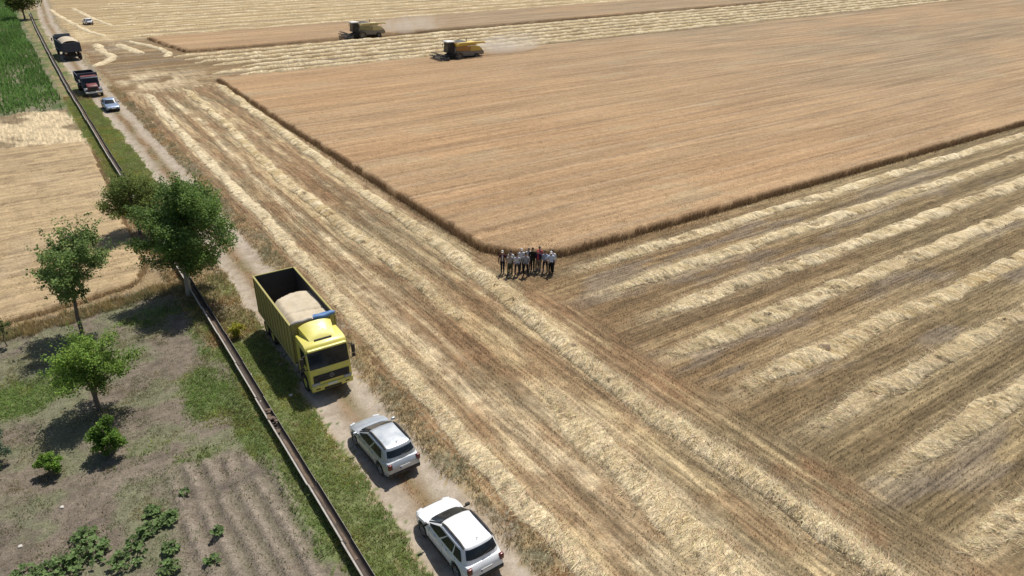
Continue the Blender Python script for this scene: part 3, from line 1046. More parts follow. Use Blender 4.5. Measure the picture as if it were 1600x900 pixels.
def tree(name, label, cat, x, y, h, rad, z0, n_leaf, leaf, col, seed, trunk_r=.12, stems=1, group=None, bark=None, loose=.5, lean=(0, 0), nclump=70, cr=.30):
    """trunk(s), limbs that reach each leaf clump, and a crown of single leaves in clumps filling an egg-shaped volume"""
    rs = np.random.default_rng(seed)
    root = thing(name, label, cat, (x, y, ground_z(x, y)), 0, group)
    bark = bark or M_BARK
    tb, lb = MB(), MB()
    ch = h - z0
    # clump centres, spread apart inside an uneven egg
    C_ = []
    tries = 0
    while len(C_) < nclump and tries < nclump * 60:
        tries += 1
        d = rs.standard_normal(3)
        d /= np.linalg.norm(d)
        rr = rs.random() ** .42
        zr = .5 + .5 * d[2] * rr
        a = math.atan2(d[1], d[0])
        lob = 1 + .16 * math.sin(3 * a + seed) + .12 * math.sin(5 * a + 2 * seed + 6 * zr)
        wid = (1.06 - .30 * max(0, zr - .45) / .55) * lob
        p = np.array([d[0] * rr * rad * wid * .86, d[1] * rr * rad * wid * .86, z0 + ch * (.10 + .84 * zr)])
        p[:2] += np.array(lean) * zr
        if all(np.linalg.norm((p - q) * np.array([1, 1, .9])) > rad * .20 for q in C_):
            C_.append(p)
    C_ = np.array(C_)
    S_ = rs.uniform(.6, 1.25, len(C_))
    fork = z0 + .10 * ch
    axes = []
    for sidx in range(stems):
        a0 = 6.28 * sidx / stems + rs.uniform(0, .8)
        sp = 0 if stems == 1 else rad * .33
        pts = [Vector((0, 0, -.08)), Vector((rs.normal(0, .03), rs.normal(0, .03), fork * .5)), Vector((lean[0] * .15 + sp * .25 * math.cos(a0), lean[1] * .15 + sp * .25 * math.sin(a0), fork)),
               Vector((lean[0] * .5 + sp * math.cos(a0), lean[1] * .5 + sp * math.sin(a0), z0 + ch * .5)), Vector((lean[0] + sp * 1.3 * math.cos(a0), lean[1] + sp * 1.3 * math.sin(a0), z0 + ch * .86))]
        k_ = 1.0 if stems == 1 else .62
        tb.tube(pts, [trunk_r * 1.3, trunk_r * 1.0, trunk_r * .85 * k_, trunk_r * .5 * k_, trunk_r * .12], 9)
        axes.append(pts)
    for i, p in enumerate(C_):
        p = Vector(p)
        ax = min(axes, key=lambda q: (q[3] - p).length)
        zb = max(fork * .8, min(z0 + ch * .84, p.z - .45 * math.hypot(p.x, p.y) - .1))
        base = None
        for u_, v_ in zip(ax[:-1], ax[1:]):
            if u_.z <= zb <= v_.z:
                base = u_.lerp(v_, (zb - u_.z) / max(1e-6, v_.z - u_.z))
        if base is None:
            base = ax[2]
        mid = base.lerp(p, .5) + Vector((rs.normal(0, .06), rs.normal(0, .06), -.04 * rad))
        lb.tube([base, mid, p], [trunk_r * .30, trunk_r * .17, trunk_r * .05], 5)
        for w_ in range(3):
            e2 = p + Vector(rs.standard_normal(3)) * rad * .15
            lb.tube([mid.lerp(p, .7), e2], [trunk_r * .08, trunk_r * .03], 4)
    tb.build('trunk', bark, root, smooth=60)
    lb.build('limb', bark, root, smooth=60)
    cl_r = rad * cr * S_
    wgt = cl_r ** 2
    wgt /= wgt.sum()
    pick = rs.choice(len(C_), n_leaf, p=wgt)
    off = rs.standard_normal((n_leaf, 3))
    off /= np.linalg.norm(off, axis=1)[:, None]
    P = C_[pick] + off * (rs.random(n_leaf) ** .5 * cl_r[pick])[:, None] * np.array([1, 1, .85])
    # sprays of leaves that stick out of the outline
    spray = rs.random(n_leaf) < .16
    out = C_[pick] - np.array([lean[0] * .5, lean[1] * .5, z0 + ch * .45])
    out /= np.linalg.norm(out, axis=1)[:, None] + 1e-6
    out[:, 2] += .35
    P[spray] = (C_[pick] + out * (rs.random((n_leaf, 1)) * loose * .62 * rad) + rs.standard_normal((n_leaf, 3)) * .05 * rad)[spray]
    P[:, 2] = np.clip(P[:, 2], z0 * .75, h * 1.03)
    tone = rs.uniform(.75, 1.25, len(C_))[pick] * np.clip(1 + .22 * rs.standard_normal(n_leaf), .4, 1.8)
    cc = np.array(col)[None] * tone[:, None]
    yel = rs.random(n_leaf) < .12
    cc[yel] = cc[yel] * np.array([1.5, 1.25, .9])
    leaf_mesh('crown', P, leaf * rs.uniform(.7, 1.3, n_leaf), np.clip(cc, .006, .5), root)
    return root


tree('tree', 'largest tree, dense dark green, beside the channel behind the yellow truck', 'tree', 6.35, 49.3, 8.5, 3.2, 1.5, 46000, .135, (.155, .250, .068), 5, .17, bark=M_BARK_P, lean=(1.0, -.2))
tree('tree', 'olive green tree half hidden behind the largest tree', 'tree', 5.5, 63.0, 5.0, 2.3, 1.2, 14000, .13, (.165, .225, .06), 9, .11, lean=(-.2, 0))
tree('tree', 'loose crowned tree on a thin trunk at the edge of the pale dry crop', 'tree', -.35, 47.6, 7.2, 2.0, 2.1, 15000, .13, (.185, .270, .088), 14, .11, loose=.9, lean=(.9, 0), nclump=46)
tree('tree', 'low light green fruit tree with several stems on the bare garden soil', 'tree', -.57, 38.3, 4.6, 1.95, 1.3, 16000, .10, (.195, .310, .060), 21, .10, lean=(.3, 0), stems=4, loose=.7, nclump=45)
tree('tree', 'dark tree at the far end of the channel in the top left corner', 'tree', 6.4, 236, 8.5, 4.2, 1.4, 5000, .40, (.10, .14, .032), 33, .2)
GS = 'young shrubs on the garden soil'
tree('shrub', 'rounded bright green bush in front of the light green fruit tree', 'shrub', -.63, 33.9, 2.2, .78, .04, 7000, .10, (.125, .225, .038), 41, .05, stems=3, nclump=30, loose=.2, cr=.40, group=GS)
tree('shrub', 'smallest bright green bush on the bare soil, left of the rounded one', 'shrub', -3.05, 33.85, 1.25, .50, .02, 3200, .09, (.17, .29, .05), 43, .03, stems=3, nclump=20, loose=.25, cr=.40, group=GS)
tree('shrub', 'blue green shrub cut by the left border', 'shrub', -5.25, 36.3, 2.3, .85, .05, 4000, .09, (.14, .20, .13), 47, .05, stems=3, nclump=24, group=GS)
tree('shrub', 'dim low shrub under the left border below the blue green one', 'shrub', -5.3, 34.6, .9, .6, .1, 1300, .09, (.10, .14, .075), 48, .03, stems=2, nclump=18, group=GS)
tree('sapling', 'thin pale sapling near the left border by the dry crop edge', 'sapling', -4.3, 48.4, 1.9, .55, .7, 500, .10, (.13, .17, .06), 51, .03, nclump=14)


def squash(x, y, r, n, label, seed, col=(.160, .235, .085), hgt=.5):
    rs = np.random.default_rng(seed)
    root = thing('leafy_plant', label, 'plant', (x, y, ground_z(x, y)), 0, 'big leaved plants in the garden plot')
    lf, st = MB(), MB()
    cols = []
    for i in range(int(n * .8)):
        a = rs.uniform(0, 6.28)
        d = r * 1.08 * math.sqrt(rs.random())
        zt = hgt * rs.uniform(.45, 1.0) * (1.1 - .5 * d / r)
        c = Vector((math.cos(a) * d, math.sin(a) * d, zt))
        st.tube([(c.x * .75, c.y * .75, -.03), (c.x * .9, c.y * .9, zt * .6), c - Vector((0, 0, .005))], [.012, .010, .008], 4)
        s = rs.uniform(.07, .15)
        tilt = Matrix.Rotation(rs.uniform(-.6, .6), 3, 'X') @ Matrix.Rotation(rs.uniform(-.6, .6), 3, 'Y') @ Matrix.Rotation(rs.uniform(0, 6.28), 3, 'Z')
        vs = [c + tilt @ Vector((0, 0, -.02))]
        m = 10
        for q in range(m):
            t = 2 * math.pi * q / m
            rr = s * (1.0 + .22 * math.cos(5 * t)) * (.45 if q == 0 else 1)
            vs.append(c + tilt @ Vector((rr * math.cos(t), rr * math.sin(t), .03 * math.cos(3 * t))))
        lf.add(vs, [(0, q + 1, (q + 1) % m + 1) for q in range(m)])
        tone = rs.uniform(.6, 1.5)
        cols += [tuple(np.array(col) * tone)] * len(vs)
    o = lf.build('leaf_mass', M_LEAF, root, fixn=False)
    ca = o.data.color_attributes.new('Col', 'FLOAT_COLOR', 'POINT')
    ca.data.foreach_set('color', np.concatenate([np.array(cols), np.ones((len(cols), 1))], 1).astype(np.float32).ravel())
    o['kind'] = 'stuff'
    st.build('stalks', paint('plant_stalk', (.10, .14, .05), .7, dirt=.1), root, fixn=False)['kind'] = 'stuff'
    return root


SQ = [(-3.3, 27.1, 1.0, 130, 'broad leaved plant lowest at the left border'), (-2.2, 27.4, .95, 140, 'largest leafy clump at bottom left'),
      (-2.3, 28.6, .6, 60, 'leafy plant at the back of the bottom left clump'), (-1.0, 26.3, .8, 90, 'leafy plant on the bottom border between two leafy clumps'),
      (-.5, 27.0, .45, 40, 'small leafy plant in the gap of the leafy clumps'), (.05, 27.6, .55, 60, 'leafy plant in the middle of the leafy row on soil'),
      (.35, 28.6, .42, 45, 'topmost leafy plant of the leafy row'), (.9, 27.7, .5, 60, 'leafy plant with a dark gap under it at the right end of the row'),
      (.55, 25.9, .4, 45, 'upright leafy plant standing right of the leafy row'), (2.35, 25.6, .26, 22, 'lone small plant between the furrows'),
      (1.85, 24.2, .3, 26, 'small plant on a furrow at the bottom border'), (.3, 24.9, .5, 50, 'leafy plant cut by the bottom border below the row'),
      (1.7, 28.9, .22, 14, 'tiny plant at the head of the furrows'), (-4.4, 27.6, .6, 60, 'leafy plant in the bottom left corner')]
for i, (x, y, r, n, lab) in enumerate(SQ):
    squash(x, y, r * .80, int(n * .8), lab, 300 + i, hgt=.30 + .30 * r)

# ---------------------------------------------------------------- field of young green maize
rs = np.random.default_rng(77)
px_, py_ = [], []
for xr in np.arange(-16, 5.0, .62):
    yq = np.arange(116.5, 300, .45) + rs.uniform(-.1, .1)
    px_.append(np.full(len(yq), xr) + rs.normal(0, .14, len(yq)) + .5 * (fbm(yq * .05, yq * 0 + xr * .1, 147, 2) - .5))
    py_.append(yq + rs.normal(0, .08, len(yq)))
px_, py_ = np.concatenate(px_), np.concatenate(py_)
thin = sstep(.24, .46, fbm(px_ * .35, py_ * .16, 141, 3)) * np.clip((py_ - 112) / 16, .2, 1) * np.clip((6.6 - px_) / 3.2, .2, 1)
k = (zone_of(px_, py_) == Z_GREEN) & (rs.random(len(px_)) < .2 + .8 * thin)
px_, py_ = px_[k], py_[k]
n0 = len(px_)
rep = 7
P = np.repeat(np.stack([px_, py_, height(px_, py_)], 1), rep, axis=0)
P[:, 2] += rs.uniform(0, .45, len(P))
n = len(P)
big = np.repeat(.55 + .6 * fbm(px_ * .2, py_ * .12, 143, 3), rep)
cc = np.repeat(.7 + .75 * fbm(px_ * .25, py_ * .1, 149, 3), rep)[:, None] * np.array((.115, .205, .050))[None] * (1 + .25 * rs.standard_normal((n, 1)))
mz = blades('green_crop', P, big * rs.uniform(.25, .9, n), rs.uniform(.10, .20, n), rs.uniform(.15, .5, n), np.clip(cc, .01, .4), M_LEAF, tipcol=1.3)
tag(mz, 'dense green young crop in rows at upper left', 'crop', kind='stuff')


# ---------------------------------------------------------------- grass and weeds
def scatter_grass(name, label, xs, ys, dens, col, hmin, hmax, wmin, wmax, mat, drycol=None, dryf=0.0, per=5, cat='grass'):
    k_ = rng.random(len(xs)) < dens
    xs, ys = xs[k_], ys[k_]
    if not len(xs):
        return
    P_ = np.repeat(np.stack([xs, ys, height(xs, ys) - .02], 1), per, axis=0)
    P_[:, :2] += rng.normal(0, .06, (len(P_), 2))
    n_ = len(P_)
    patch = np.repeat(.6 + .8 * fbm(xs * .7, ys * .7, 151, 3), per)
    tone_ = np.repeat(.62 + .8 * fbm(xs * .9, ys * .6, 155, 4), per)[:, None]
    yel_ = np.repeat(sstep(.45, .7, fbm(xs * .6, ys * .45, 157, 3)), per)[:, None]
    c_ = np.array(col)[None] * tone_ * (1 + .25 * rng.standard_normal((n_, 1))) * (1 + yel_ * np.array([[.45, .12, .0]]))
    if drycol is not None:
        dk_ = rng.random(n_) < np.repeat(np.clip(dryf * (.3 + 1.4 * fbm(xs * .5, ys * .5, 153, 3)), 0, 1), per)
        c_[dk_] = np.array(drycol)[None] * (1 + .2 * rng.standard_normal((dk_.sum(), 1)))
    hh_ = patch * rng.uniform(hmin, hmax, n_)
    o_ = blades(name, P_, hh_, rng.uniform(wmin, wmax, n_), hh_ * rng.uniform(.2, 1.0, n_), np.clip(c_, .01, .7), mat, tipcol=1.25)
    return tag(o_, label, cat, kind='stuff')


def rand_in(x0, x1, y0, y1, n_):
    return rng.uniform(x0, x1, n_), rng.uniform(y0, y1, n_)


xs, ys = rand_in(5.3, 9.4, 9, 125, 60000)
zz = zone_of(xs, ys)
vg = verge_green(xs, ys)
scatter_grass('verge_grass', 'green grass on the verge between channel and dirt track', xs, ys, np.where((zz == Z_VERGE_L) & (vg > .25), np.clip(vg * 1.3, 0, 1), 0),
              (.225, .295, .075), .05, .20, .02, .055, M_LEAF, (.36, .29, .15), .28, 4)
scatter_grass('dry_verge_grass', 'dry tan grass along the channel verge', xs, ys, np.where((zz == Z_VERGE_L) & (vg < .45), .55, 0), (.33, .25, .135), .06, .30, .02, .05, M_BLADE, (.17, .17, .08), .35, 4)
xs, ys = rand_in(-9, 6.4, 22, 52, 70000)
gg = garden_green(xs, ys)
zz = zone_of(xs, ys)
scatter_grass('garden_weeds', 'low green weeds in patches over the garden soil', xs, ys, np.where(zz == Z_GARDEN, sstep(.22, .7, gg) * .9, 0), (.205, .295, .08), .04, .18, .025, .07, M_LEAF, (.20, .19, .09), .25, 4)
sp_ = sstep(.5, .68, fbm(xs * .8, ys * .8, 161, 4)) * (1 - furrow(xs, ys)[1] * .8)
scatter_grass('garden_herbs', 'sparse greyish herbs dotted over the garden soil', xs, ys, np.where(zz == Z_GARDEN, sp_ * .7 + .08, 0), (.20, .235, .125), .03, .12, .025, .06, M_LEAF, (.30, .24, .14), .4, 4)
# tangled weeds under the big tree and along the crop edge
xs, ys = rand_in(-8, 6.4, 47, 54, 14000)
scatter_grass('field_edge_grass', 'tall dry grass between the garden and the pale crop', xs, ys, np.where(np.abs(ys - (50.4 + .14 * xs)) < 1.2 * fbm(xs, ys, 171, 2) + .2, .8, 0), (.19, .20, .09), .12, .5, .02, .05, M_BLADE, (.42, .31, .16), .55, 4)
# right verge: greyish weeds and dry stems
xs, ys = rand_in(11.4, 14.2, 8, 130, 42000)
zz = zone_of(xs, ys)
wd = fbm(xs * .55, ys * .30, 181, 4)
scatter_grass('verge_weeds', 'grey green weeds along the field side of the dirt track', xs, ys, np.where(zz == Z_VERGE_R, sstep(.50, .66, wd) * .6, 0), (.27, .27, .165), .10, .38, .02, .045, M_LEAF, (.38, .30, .175), .55, 4)
scatter_grass('verge_dry_stems', 'dry tan stems along the field side of the dirt track', xs, ys, np.where((zz == Z_VERGE_R) | (np.abs(xs - track_c(ys) - 1.9) < .35), .6 * sstep(.35, .6, 1 - wd), 0), (.42, .33, .19), .06, .32, .015, .04, M_BLADE, (.26, .21, .12), .3, 4)
xs, ys = rand_in(9.9, 11.3, 9, 130, 12000)
scatter_grass('track_centre_grass', 'dry orange brown grass between the wheel ruts', xs, ys, np.where(np.abs(xs - track_c(ys)) < .42, .55 * sstep(.35, .6, fbm(xs * .8, ys * .3, 79, 3)), 0), (.30, .18, .085), .03, .13, .02, .045, M_BLADE, (.20, .19, .08), .2, 4)

# ---------------------------------------------------------------- stones and clods
M_STONE = paint('pale_stone', (.55, .52, .47), .9, dirt=.4, scale=8)
M_CLOD = paint('dark_clod', (.16, .11, .07), .95, dirt=.5, scale=6, dustcol=(.3, .22, .13))


def stone(x, y, s, mat, name, label, cat, seed):
    rs_ = random.Random(seed)
    bm = bmesh.new()
    bmesh.ops.create_icosphere(bm, subdivisions=2, radius=s)
    for v in bm.verts:
        v.co *= rs_.uniform(.78, 1.2)
        v.co.z *= .62
    b_ = MB().bm(bm)
    o_ = b_.build(name, mat, smooth=50)
    o_.location = (x, y, ground_z(x, y) + s * .25)
    return tag(o_, label, cat)


stone(-4.55, 29.6, .09, M_STONE, 'stone', 'white stone on bare soil nearest the left border', 'stone', 1)
stone(-2.9, 31.2, .09, M_STONE, 'stone', 'white stone on bare soil below the smallest bush', 'stone', 2)
stone(6.95, 37.0, .10, M_STONE, 'stone', 'pale stone in the grass in the shade beside the truck', 'stone', 3)
stone(8.2, 33.8, .12, M_STONE, 'stone', 'pale stone in the grass left of the truck cab', 'stone', 4)
stone(36.3, 20.8, .42, M_CLOD, 'soil_clod', 'dark clod on the golden fifth windrow', 'clod', 5)
stone(24.0, 29.4, .26, M_CLOD, 'soil_clod', 'dark clod on the long windrow below the people', 'clod', 6)
stone(8.8, 52.0, .10, M_STONE, 'stone', 'small pale stone in the dry grass beside the truck tail', 'stone', 7)
# tufted yellow bush in the truck's shade
tree('shrub', 'yellow flowered bush between the channel and the truck', 'shrub', 7.55, 41.6, 1.0, .55, .08, 1500, .09, (.40, .38, .05), 57, .02, stems=3, nclump=16)


# ---------------------------------------------------------------- vehicles
def glass(name, col=(.012, .016, .02)):
    if name in MATS:
        return MATS[name]
    m, n, l, p = new_mat(name)
    tc = n.new('ShaderNodeTexCoord')
    nz = noise_node(n, l, 3.0, 3, .6, tc.outputs['Object'])
    cr = n.new('ShaderNodeMix')
    cr.data_type = 'RGBA'
    l.new(range_node(n, l, nz.outputs[0], .35, .7, 0, .5), cr.inputs[0])
    cr.inputs[6].default_value = (*col, 1)
    cr.inputs[7].default_value = (col[0] * 3, col[1] * 3, col[2] * 3, 1)
    l.new(cr.outputs[2], p.inputs['Base Color'])
    p.inputs['Roughness'].default_value = .10
    p.inputs['Specular IOR Level'].default_value = .3
    MATS[name] = m
    return m


M_GLASS = glass('dark_car_glass')
M_BLACK = paint('black_plastic', (.018, .018, .019), .55, dirt=.25, spec=.35)
M_TYRE = paint('dusty_rubber', (.022, .021, .020), .85, dirt=.55, spec=.2, scale=4)
M_RIM = paint('grey_alloy', (.32, .32, .33), .4, metal=.6, dirt=.4)
M_WHITE = paint('white_car_paint', (.80, .81, .82), .20, dirt=.20, coat=.6, scale=2)
M_SILVER = paint('silver_grey_car_paint', (.46, .49, .515), .28, metal=.45, dirt=.15, coat=.6, scale=2)
M_BLUESIL = paint('pale_blue_car_paint', (.22, .29, .41), .25, metal=.3, dirt=.15, coat=.6, scale=2)
M_REDL = paint('red_lamp', (.12, .010, .010), .15, dirt=.1, spec=.6)
M_LAMP = paint('clear_lamp', (.62, .64, .66), .12, dirt=.15, spec=.7)
M_PLATE = paint('white_plate', (.72, .72, .70), .4, dirt=.2)
M_PLBLUE = paint('blue_plate_band', (.02, .06, .30), .4, dirt=.1)
M_CHROME = paint('bright_metal', (.60, .60, .60), .2, metal=.9, dirt=.2)


def wheel(parent, x, y, r, w, out, rim_r=None, rim_mat=None, hub=False):
    """tyre with a rim; out = +1/-1 side that shows the rim"""
    rim_r = rim_r or r * .62
    t = MB()
    hw = w / 2
    t.lathe([(rim_r, -hw * .8), (r * .9, -hw), (r * .985, -hw * .72), (r, 0), (r * .985, hw * .72), (r * .9, hw), (rim_r, hw * .8), (rim_r, -hw * .8)], 'x', 26)
    o = t.build('wheel', M_TYRE, parent, smooth=40)
    o.location = (x, y, r)
    b = MB()
    b.lathe([(rim_r * 1.0, out * hw * .82), (rim_r * .93, out * hw * .72), (rim_r * .9, out * hw * .35), (rim_r * .28, out * hw * .45), (rim_r * .2, out * hw * .62), (0.001, out * hw * .62)], 'x', 20)
    for i in range(5):
        a = 2 * math.pi * i / 5
        b.cyl((out * hw * .66, math.cos(a) * rim_r * .2, math.sin(a) * rim_r * .2), (out * hw * .72, math.cos(a) * rim_r * .92, math.sin(a) * rim_r * .92), rim_r * .13, rim_r * .09, 6)
    b.build('rim', rim_mat or M_RIM, o, smooth=40)
    return o


def car(name, label, x, y, rz, paintm, L=4.35, W=1.82, H=1.62, belt=1.02, hood=.98, tail=None, wheel_r=.345, wb=2.67, cowl=1.02, roof_f=.12, roof_r=-1.70, tail_y=-2.03,
        rails=True, three=True, group=None, lowtrim=True, antenna=True, tail_low=None, rear_glass=(.34, .93)):
    root = thing(name, label, 'car', (0, 0, 0), rz, group)
    hw, hl = W / 2, L / 2
    yw = wb / 2
    fy, ry = yw + .02, -yw + .02
    base = .27
    arch_r = wheel_r + .065

    def zb(yv):
        z = base + .10 * sstep(hl - .35, hl, abs(yv))
        for cy in (fy, ry):
            d = abs(yv - cy)
            if d < arch_r:
                z = max(z, wheel_r + math.sqrt(arch_r ** 2 - d * d))
        return float(z)
    tail_z = tail_low if tail_low else belt

    def zt(yv):
        ys_ = [-hl, -hl + .06, tail_y, roof_r, cowl, cowl + .25, hl - .42, hl - .14, hl]
        zs_ = [tail_z - .28, tail_z - .05, tail_z, belt + .01, belt, hood + .01, hood - .10, hood - .22, hood - .42]
        return float(np.interp(yv, ys_, zs_))

    def wd(yv):
        t = max(0, abs(yv) - (hl - .75)) / .75
        return hw * (1 - .17 * t ** 2.4)
    stations = sorted(set([round(v, 4) for v in list(np.linspace(-hl, hl, 30)) + [-hl + .05, hl - .05, hl - .1] + [fy + arch_r * math.cos(a) for a in np.linspace(0, math.pi, 13)] + [ry + arch_r * math.cos(a) for a in np.linspace(0, math.pi, 13)]
                          + [fy + arch_r + .01, fy - arch_r - .01, ry + arch_r + .01, ry - arch_r - .01]]))
    b = MB()
    prof_n = None
    rows = []
    for s in stations:
        w, z0, z1 = wd(s), zb(s), zt(s)
        z0 = min(z0, z1 - .08)
        hgt = z1 - z0
        half = [(w * .90, z0), (w * .97, z0 + .03), (w * 1.0, z0 + .35 * hgt), (w * .995, z0 + .62 * hgt), (w * .965, z0 + .84 * hgt), (w * .90, z1 - .018), (w * .70, z1 + .012), (w * .35, z1 + .03)]
        row = [(px, s, pz) for px, pz in half] + [(0, s, z1 + .035)] + [(-px, s, pz) for px, pz in reversed(half)]
        rows.append(row)
    n = len(rows[0])
    vs = [p for r_ in rows for p in r_]
    fs = []
    for i in range(len(rows) - 1):
        for j in range(n - 1):
            fs.append((i * n + j, i * n + j + 1, (i + 1) * n + j + 1, (i + 1) * n + j))
        fs.append((i * n + n - 1, i * n, (i + 1) * n, (i + 1) * n + n - 1))
    fs.append(tuple(range(n)))
    fs.append(tuple(range((len(rows) - 1) * n, len(rows) * n)))
    b.add(vs, fs)
    b.build('body', paintm, root, smooth=38)
    # cabin -------------------------------------------------
    E_ = 6.5

    def ring(t):
        yf = cowl + .16 + (roof_f - cowl - .16) * t
        yr = tail_y + .05 + (roof_r - tail_y - .05) * t ** 1.4
        w = hw * (.965 - .155 * t)
        z = belt - .02 + (H - belt - .06 + .02) * t
        return yf, yr, w, z

    def side_x(t, yv):
        yf, yr, w, z = ring(t)
        c, h_ = (yf + yr) / 2, (yf - yr) / 2
        return w * max(0, 1 - abs((yv - c) / h_) ** E_) ** (1 / E_)

    def end_y(t, xv, front):
        yf, yr, w, z = ring(t)
        c, h_ = (yf + yr) / 2, (yf - yr) / 2
        k_ = max(0, 1 - abs(xv / w) ** E_) ** (1 / E_)
        bow = .07 * (xv / w) ** 2
        return c + (h_ * k_ - bow) * (1 if front else -1)
    cb = MB()
    vs = []
    nn = 44
    levels = [0, .25, .5, .75, .92, 1.0]
    for t in levels:
        yf, yr, w, z = ring(t)
        c, h_ = (yf + yr) / 2, (yf - yr) / 2
        for i in range(nn):
            a = 2 * math.pi * i / nn
            ca, sa = math.cos(a), math.sin(a)
            px = w * math.copysign(abs(ca) ** (2 / E_), ca)
            py = h_ * math.copysign(abs(sa) ** (2 / E_), sa)
            py -= math.copysign(.07 * (px / w) ** 2, sa) * (abs(sa) > .05)
            vs.append((px, c + py, z))
    yf, yr, w, z = ring(1)
    c, h_ = (yf + yr) / 2, (yf - yr) / 2
    for sc, dz in ((.94, .028), (.80, .045), (.5, .058), (.2, .062)):
        for i in range(nn):
            a = 2 * math.pi * i / nn
            ca, sa = math.cos(a), math.sin(a)
            vs.append((w * sc * math.copysign(abs(ca) ** (2 / E_), ca), c + h_ * sc * math.copysign(abs(sa) ** (2 / E_), sa), z + dz))
    nl = len(levels) + 4
    fs = [(i * nn + j, i * nn + (j + 1) % nn, (i + 1) * nn + (j + 1) % nn, (i + 1) * nn + j) for i in range(nl - 1) for j in range(nn)]
    fs.append(tuple(range((nl - 1) * nn, nl * nn)))
    cb.add(vs, fs)
    cb.build('cabin', paintm, root, smooth=45)

    def pane(nm, fn, nu=8, nv=6):
        q = MB()
        q.quadgrid(fn, nu, nv)
        o_ = q.build(nm, M_GLASS, root, smooth=60, fixn=False)
        return o_

    def fscreen(u, v):
        t = .06 + .84 * v
        xv = (u - .5) * 2 * ring(t)[2] * .86
        return (xv, end_y(t, xv, True) + .012, ring(t)[3] + .004)

    def rscreen(u, v):
        t = rear_glass[0] + (rear_glass[1] - rear_glass[0]) * v
        xv = (u - .5) * 2 * ring(t)[2] * .83
        return (xv, end_y(t, xv, False) - .012, ring(t)[3] + .004)
    pane('windscreen', fscreen)
    pane('rear_window', rscreen)
    yA, yC = ring(.15)[0] - .16, ring(.15)[1] + .20
    spans = [(.0, .36), (.40, .72), (.76, .97)] if three else [(.0, .46), (.51, .90)]
    for sgn in (1, -1):
        for (a_, b_) in spans:
            def sw(u, v, a_=a_, b_=b_, sgn=sgn):
                t = .16 + .70 * v
                yF = ring(t)[0] - .17 - .05 * v
                yB = ring(t)[1] + .22
                y_lo = yF + (yB - yF) * a_
                y_hi = yF + (yB - yF) * b_
                yv = y_lo + (y_hi - y_lo) * u
                return (sgn * (side_x(t, yv) + .010), yv, ring(t)[3])
            pane('side_window', sw, 6, 4)
        # sill trim, door handles, mirror, rail
        if lowtrim:
            q = MB()
            q.box((sgn * (hw - .012), (fy + ry) / 2, .34), (.05, fy - ry - 2 * arch_r - .04, .16), .02)
            q.build('sill_trim', M_BLACK, root)
        for (yd) in ((.30, -.62) if three else (.25, -.60)):
            q = MB()
            q.box((sgn * (hw * .975 + .012), yd, belt - .12), (.035, .17, .035), .012)
            q.build('door_handle', paintm if three else M_CHROME, root)
        q = MB()
        q.box((sgn * (hw * .93 + .17), cowl - .17, belt + .10), (.22, .12, .15), .045, seg=2)
        q.box((sgn * (hw * .93 + .04), cowl - .16, belt + .03), (.12, .06, .05), .015)
        q.build('wing_mirror', M_BLACK if three else paintm, root, smooth=50)
        if rails:
            q = MB()
            yf1, yr1 = ring(1)[0] - .10, ring(1)[1] + .12
            pts = [(sgn * (ring(1)[2] * .86), yf1 - (yf1 - yr1) * k_, H - .045 + .085 * min(1, 6 * k_, 6 * (1 - k_))) for k_ in np.linspace(0, 1, 11)]
            q.tube(pts, [.045] * 11, 7)
            q.build('roof_rail', M_BLACK, root, smooth=50)
        for yd in ((cowl - .28, cowl - 1.32, cowl - 2.28) if three else (cowl - .30, cowl - 1.38, cowl - 2.30)):
            w_, z0_, z1_ = wd(yd), max(.38, zb(yd)), zt(yd)
            hg_ = z1_ - zb(yd)
            q = MB()
            q.tube([(sgn * (w_ * 1.0 + .001), yd, z0_ + .05), (sgn * (w_ * .997 + .001), yd, zb(yd) + .5 * hg_), (sgn * (w_ * .966 + .001), yd - .01, zb(yd) + .84 * hg_), (sgn * (w_ * .93), yd - .02, z1_ - .02)], [.008] * 4, 5)
            q.build('door_seam', M_BLACK, root)
        q = MB()
        yv_ = hl - .16
        q.box((sgn * (wd(yv_) * .76), yv_ - .02, hood - .26), (.34, .20, .13), .05, rot=Matrix.Rotation(-sgn * .35, 3, 'Z'), seg=2)
        q.build('headlight', M_LAMP, root, smooth=50)
        q = MB()
        q.box((sgn * (wd(-hl + .08) * .90), -hl + .075, belt - .12), (.20, .15, .28), .04, seg=2)
        q.build('tail_light', M_REDL, root, smooth=50)
        for cy, nm in ((fy, 1), (ry, -1)):
            wheel(root, sgn * (hw - .125), cy, wheel_r, .22, sgn)
    q = MB()
    q.box((0, -hl + .10, .45), (W * .86, .26, .22), .05, seg=2)
    q.build('rear_bumper', M_BLACK, root, smooth=50)
    q = MB()
    q.box((0, hl - .12, .42), (W * .80, .28, .18), .05, seg=2)
    q.build('front_bumper', M_BLACK, root, smooth=50)
    q = MB()
    q.box((0, hl - .045, hood - .36), (W * .52, .10, .14), .03)
    q.build('grille', M_BLACK, root)
    q = MB()
    q.box((0, -hl - .008, belt - .26), (.52, .02, .115), .006)
    pl = q.build('number_plate', M_PLATE, root)
    q = MB()
    q.box((-.235, -hl - .020, belt - .26), (.045, .006, .113))
    q.build('plate_band', M_PLBLUE, pl)
    q = MB()
    q.box((0, hl + .008, .52), (.52, .02, .115), .006)
    q.build('number_plate', M_PLATE, root)
    q = MB()
    t_ = rear_glass[0] + .04
    q.cyl((-.02, end_y(t_, 0, False) - .03, ring(t_)[3]), (.42, end_y(t_ + .12, .42, False) - .03, ring(t_ + .12)[3]), .014, .010, 6)
    q.build('wiper', M_BLACK, root)
    if antenna:
        q = MB()
        q.cyl((.02, ring(1)[1] + .32, H - .02), (.02, ring(1)[1] + .12, H + .16), .018, .008, 6)
        q.build('aerial', M_BLACK, root)
    # underside, so the body is closed over the wheels
    q = MB()
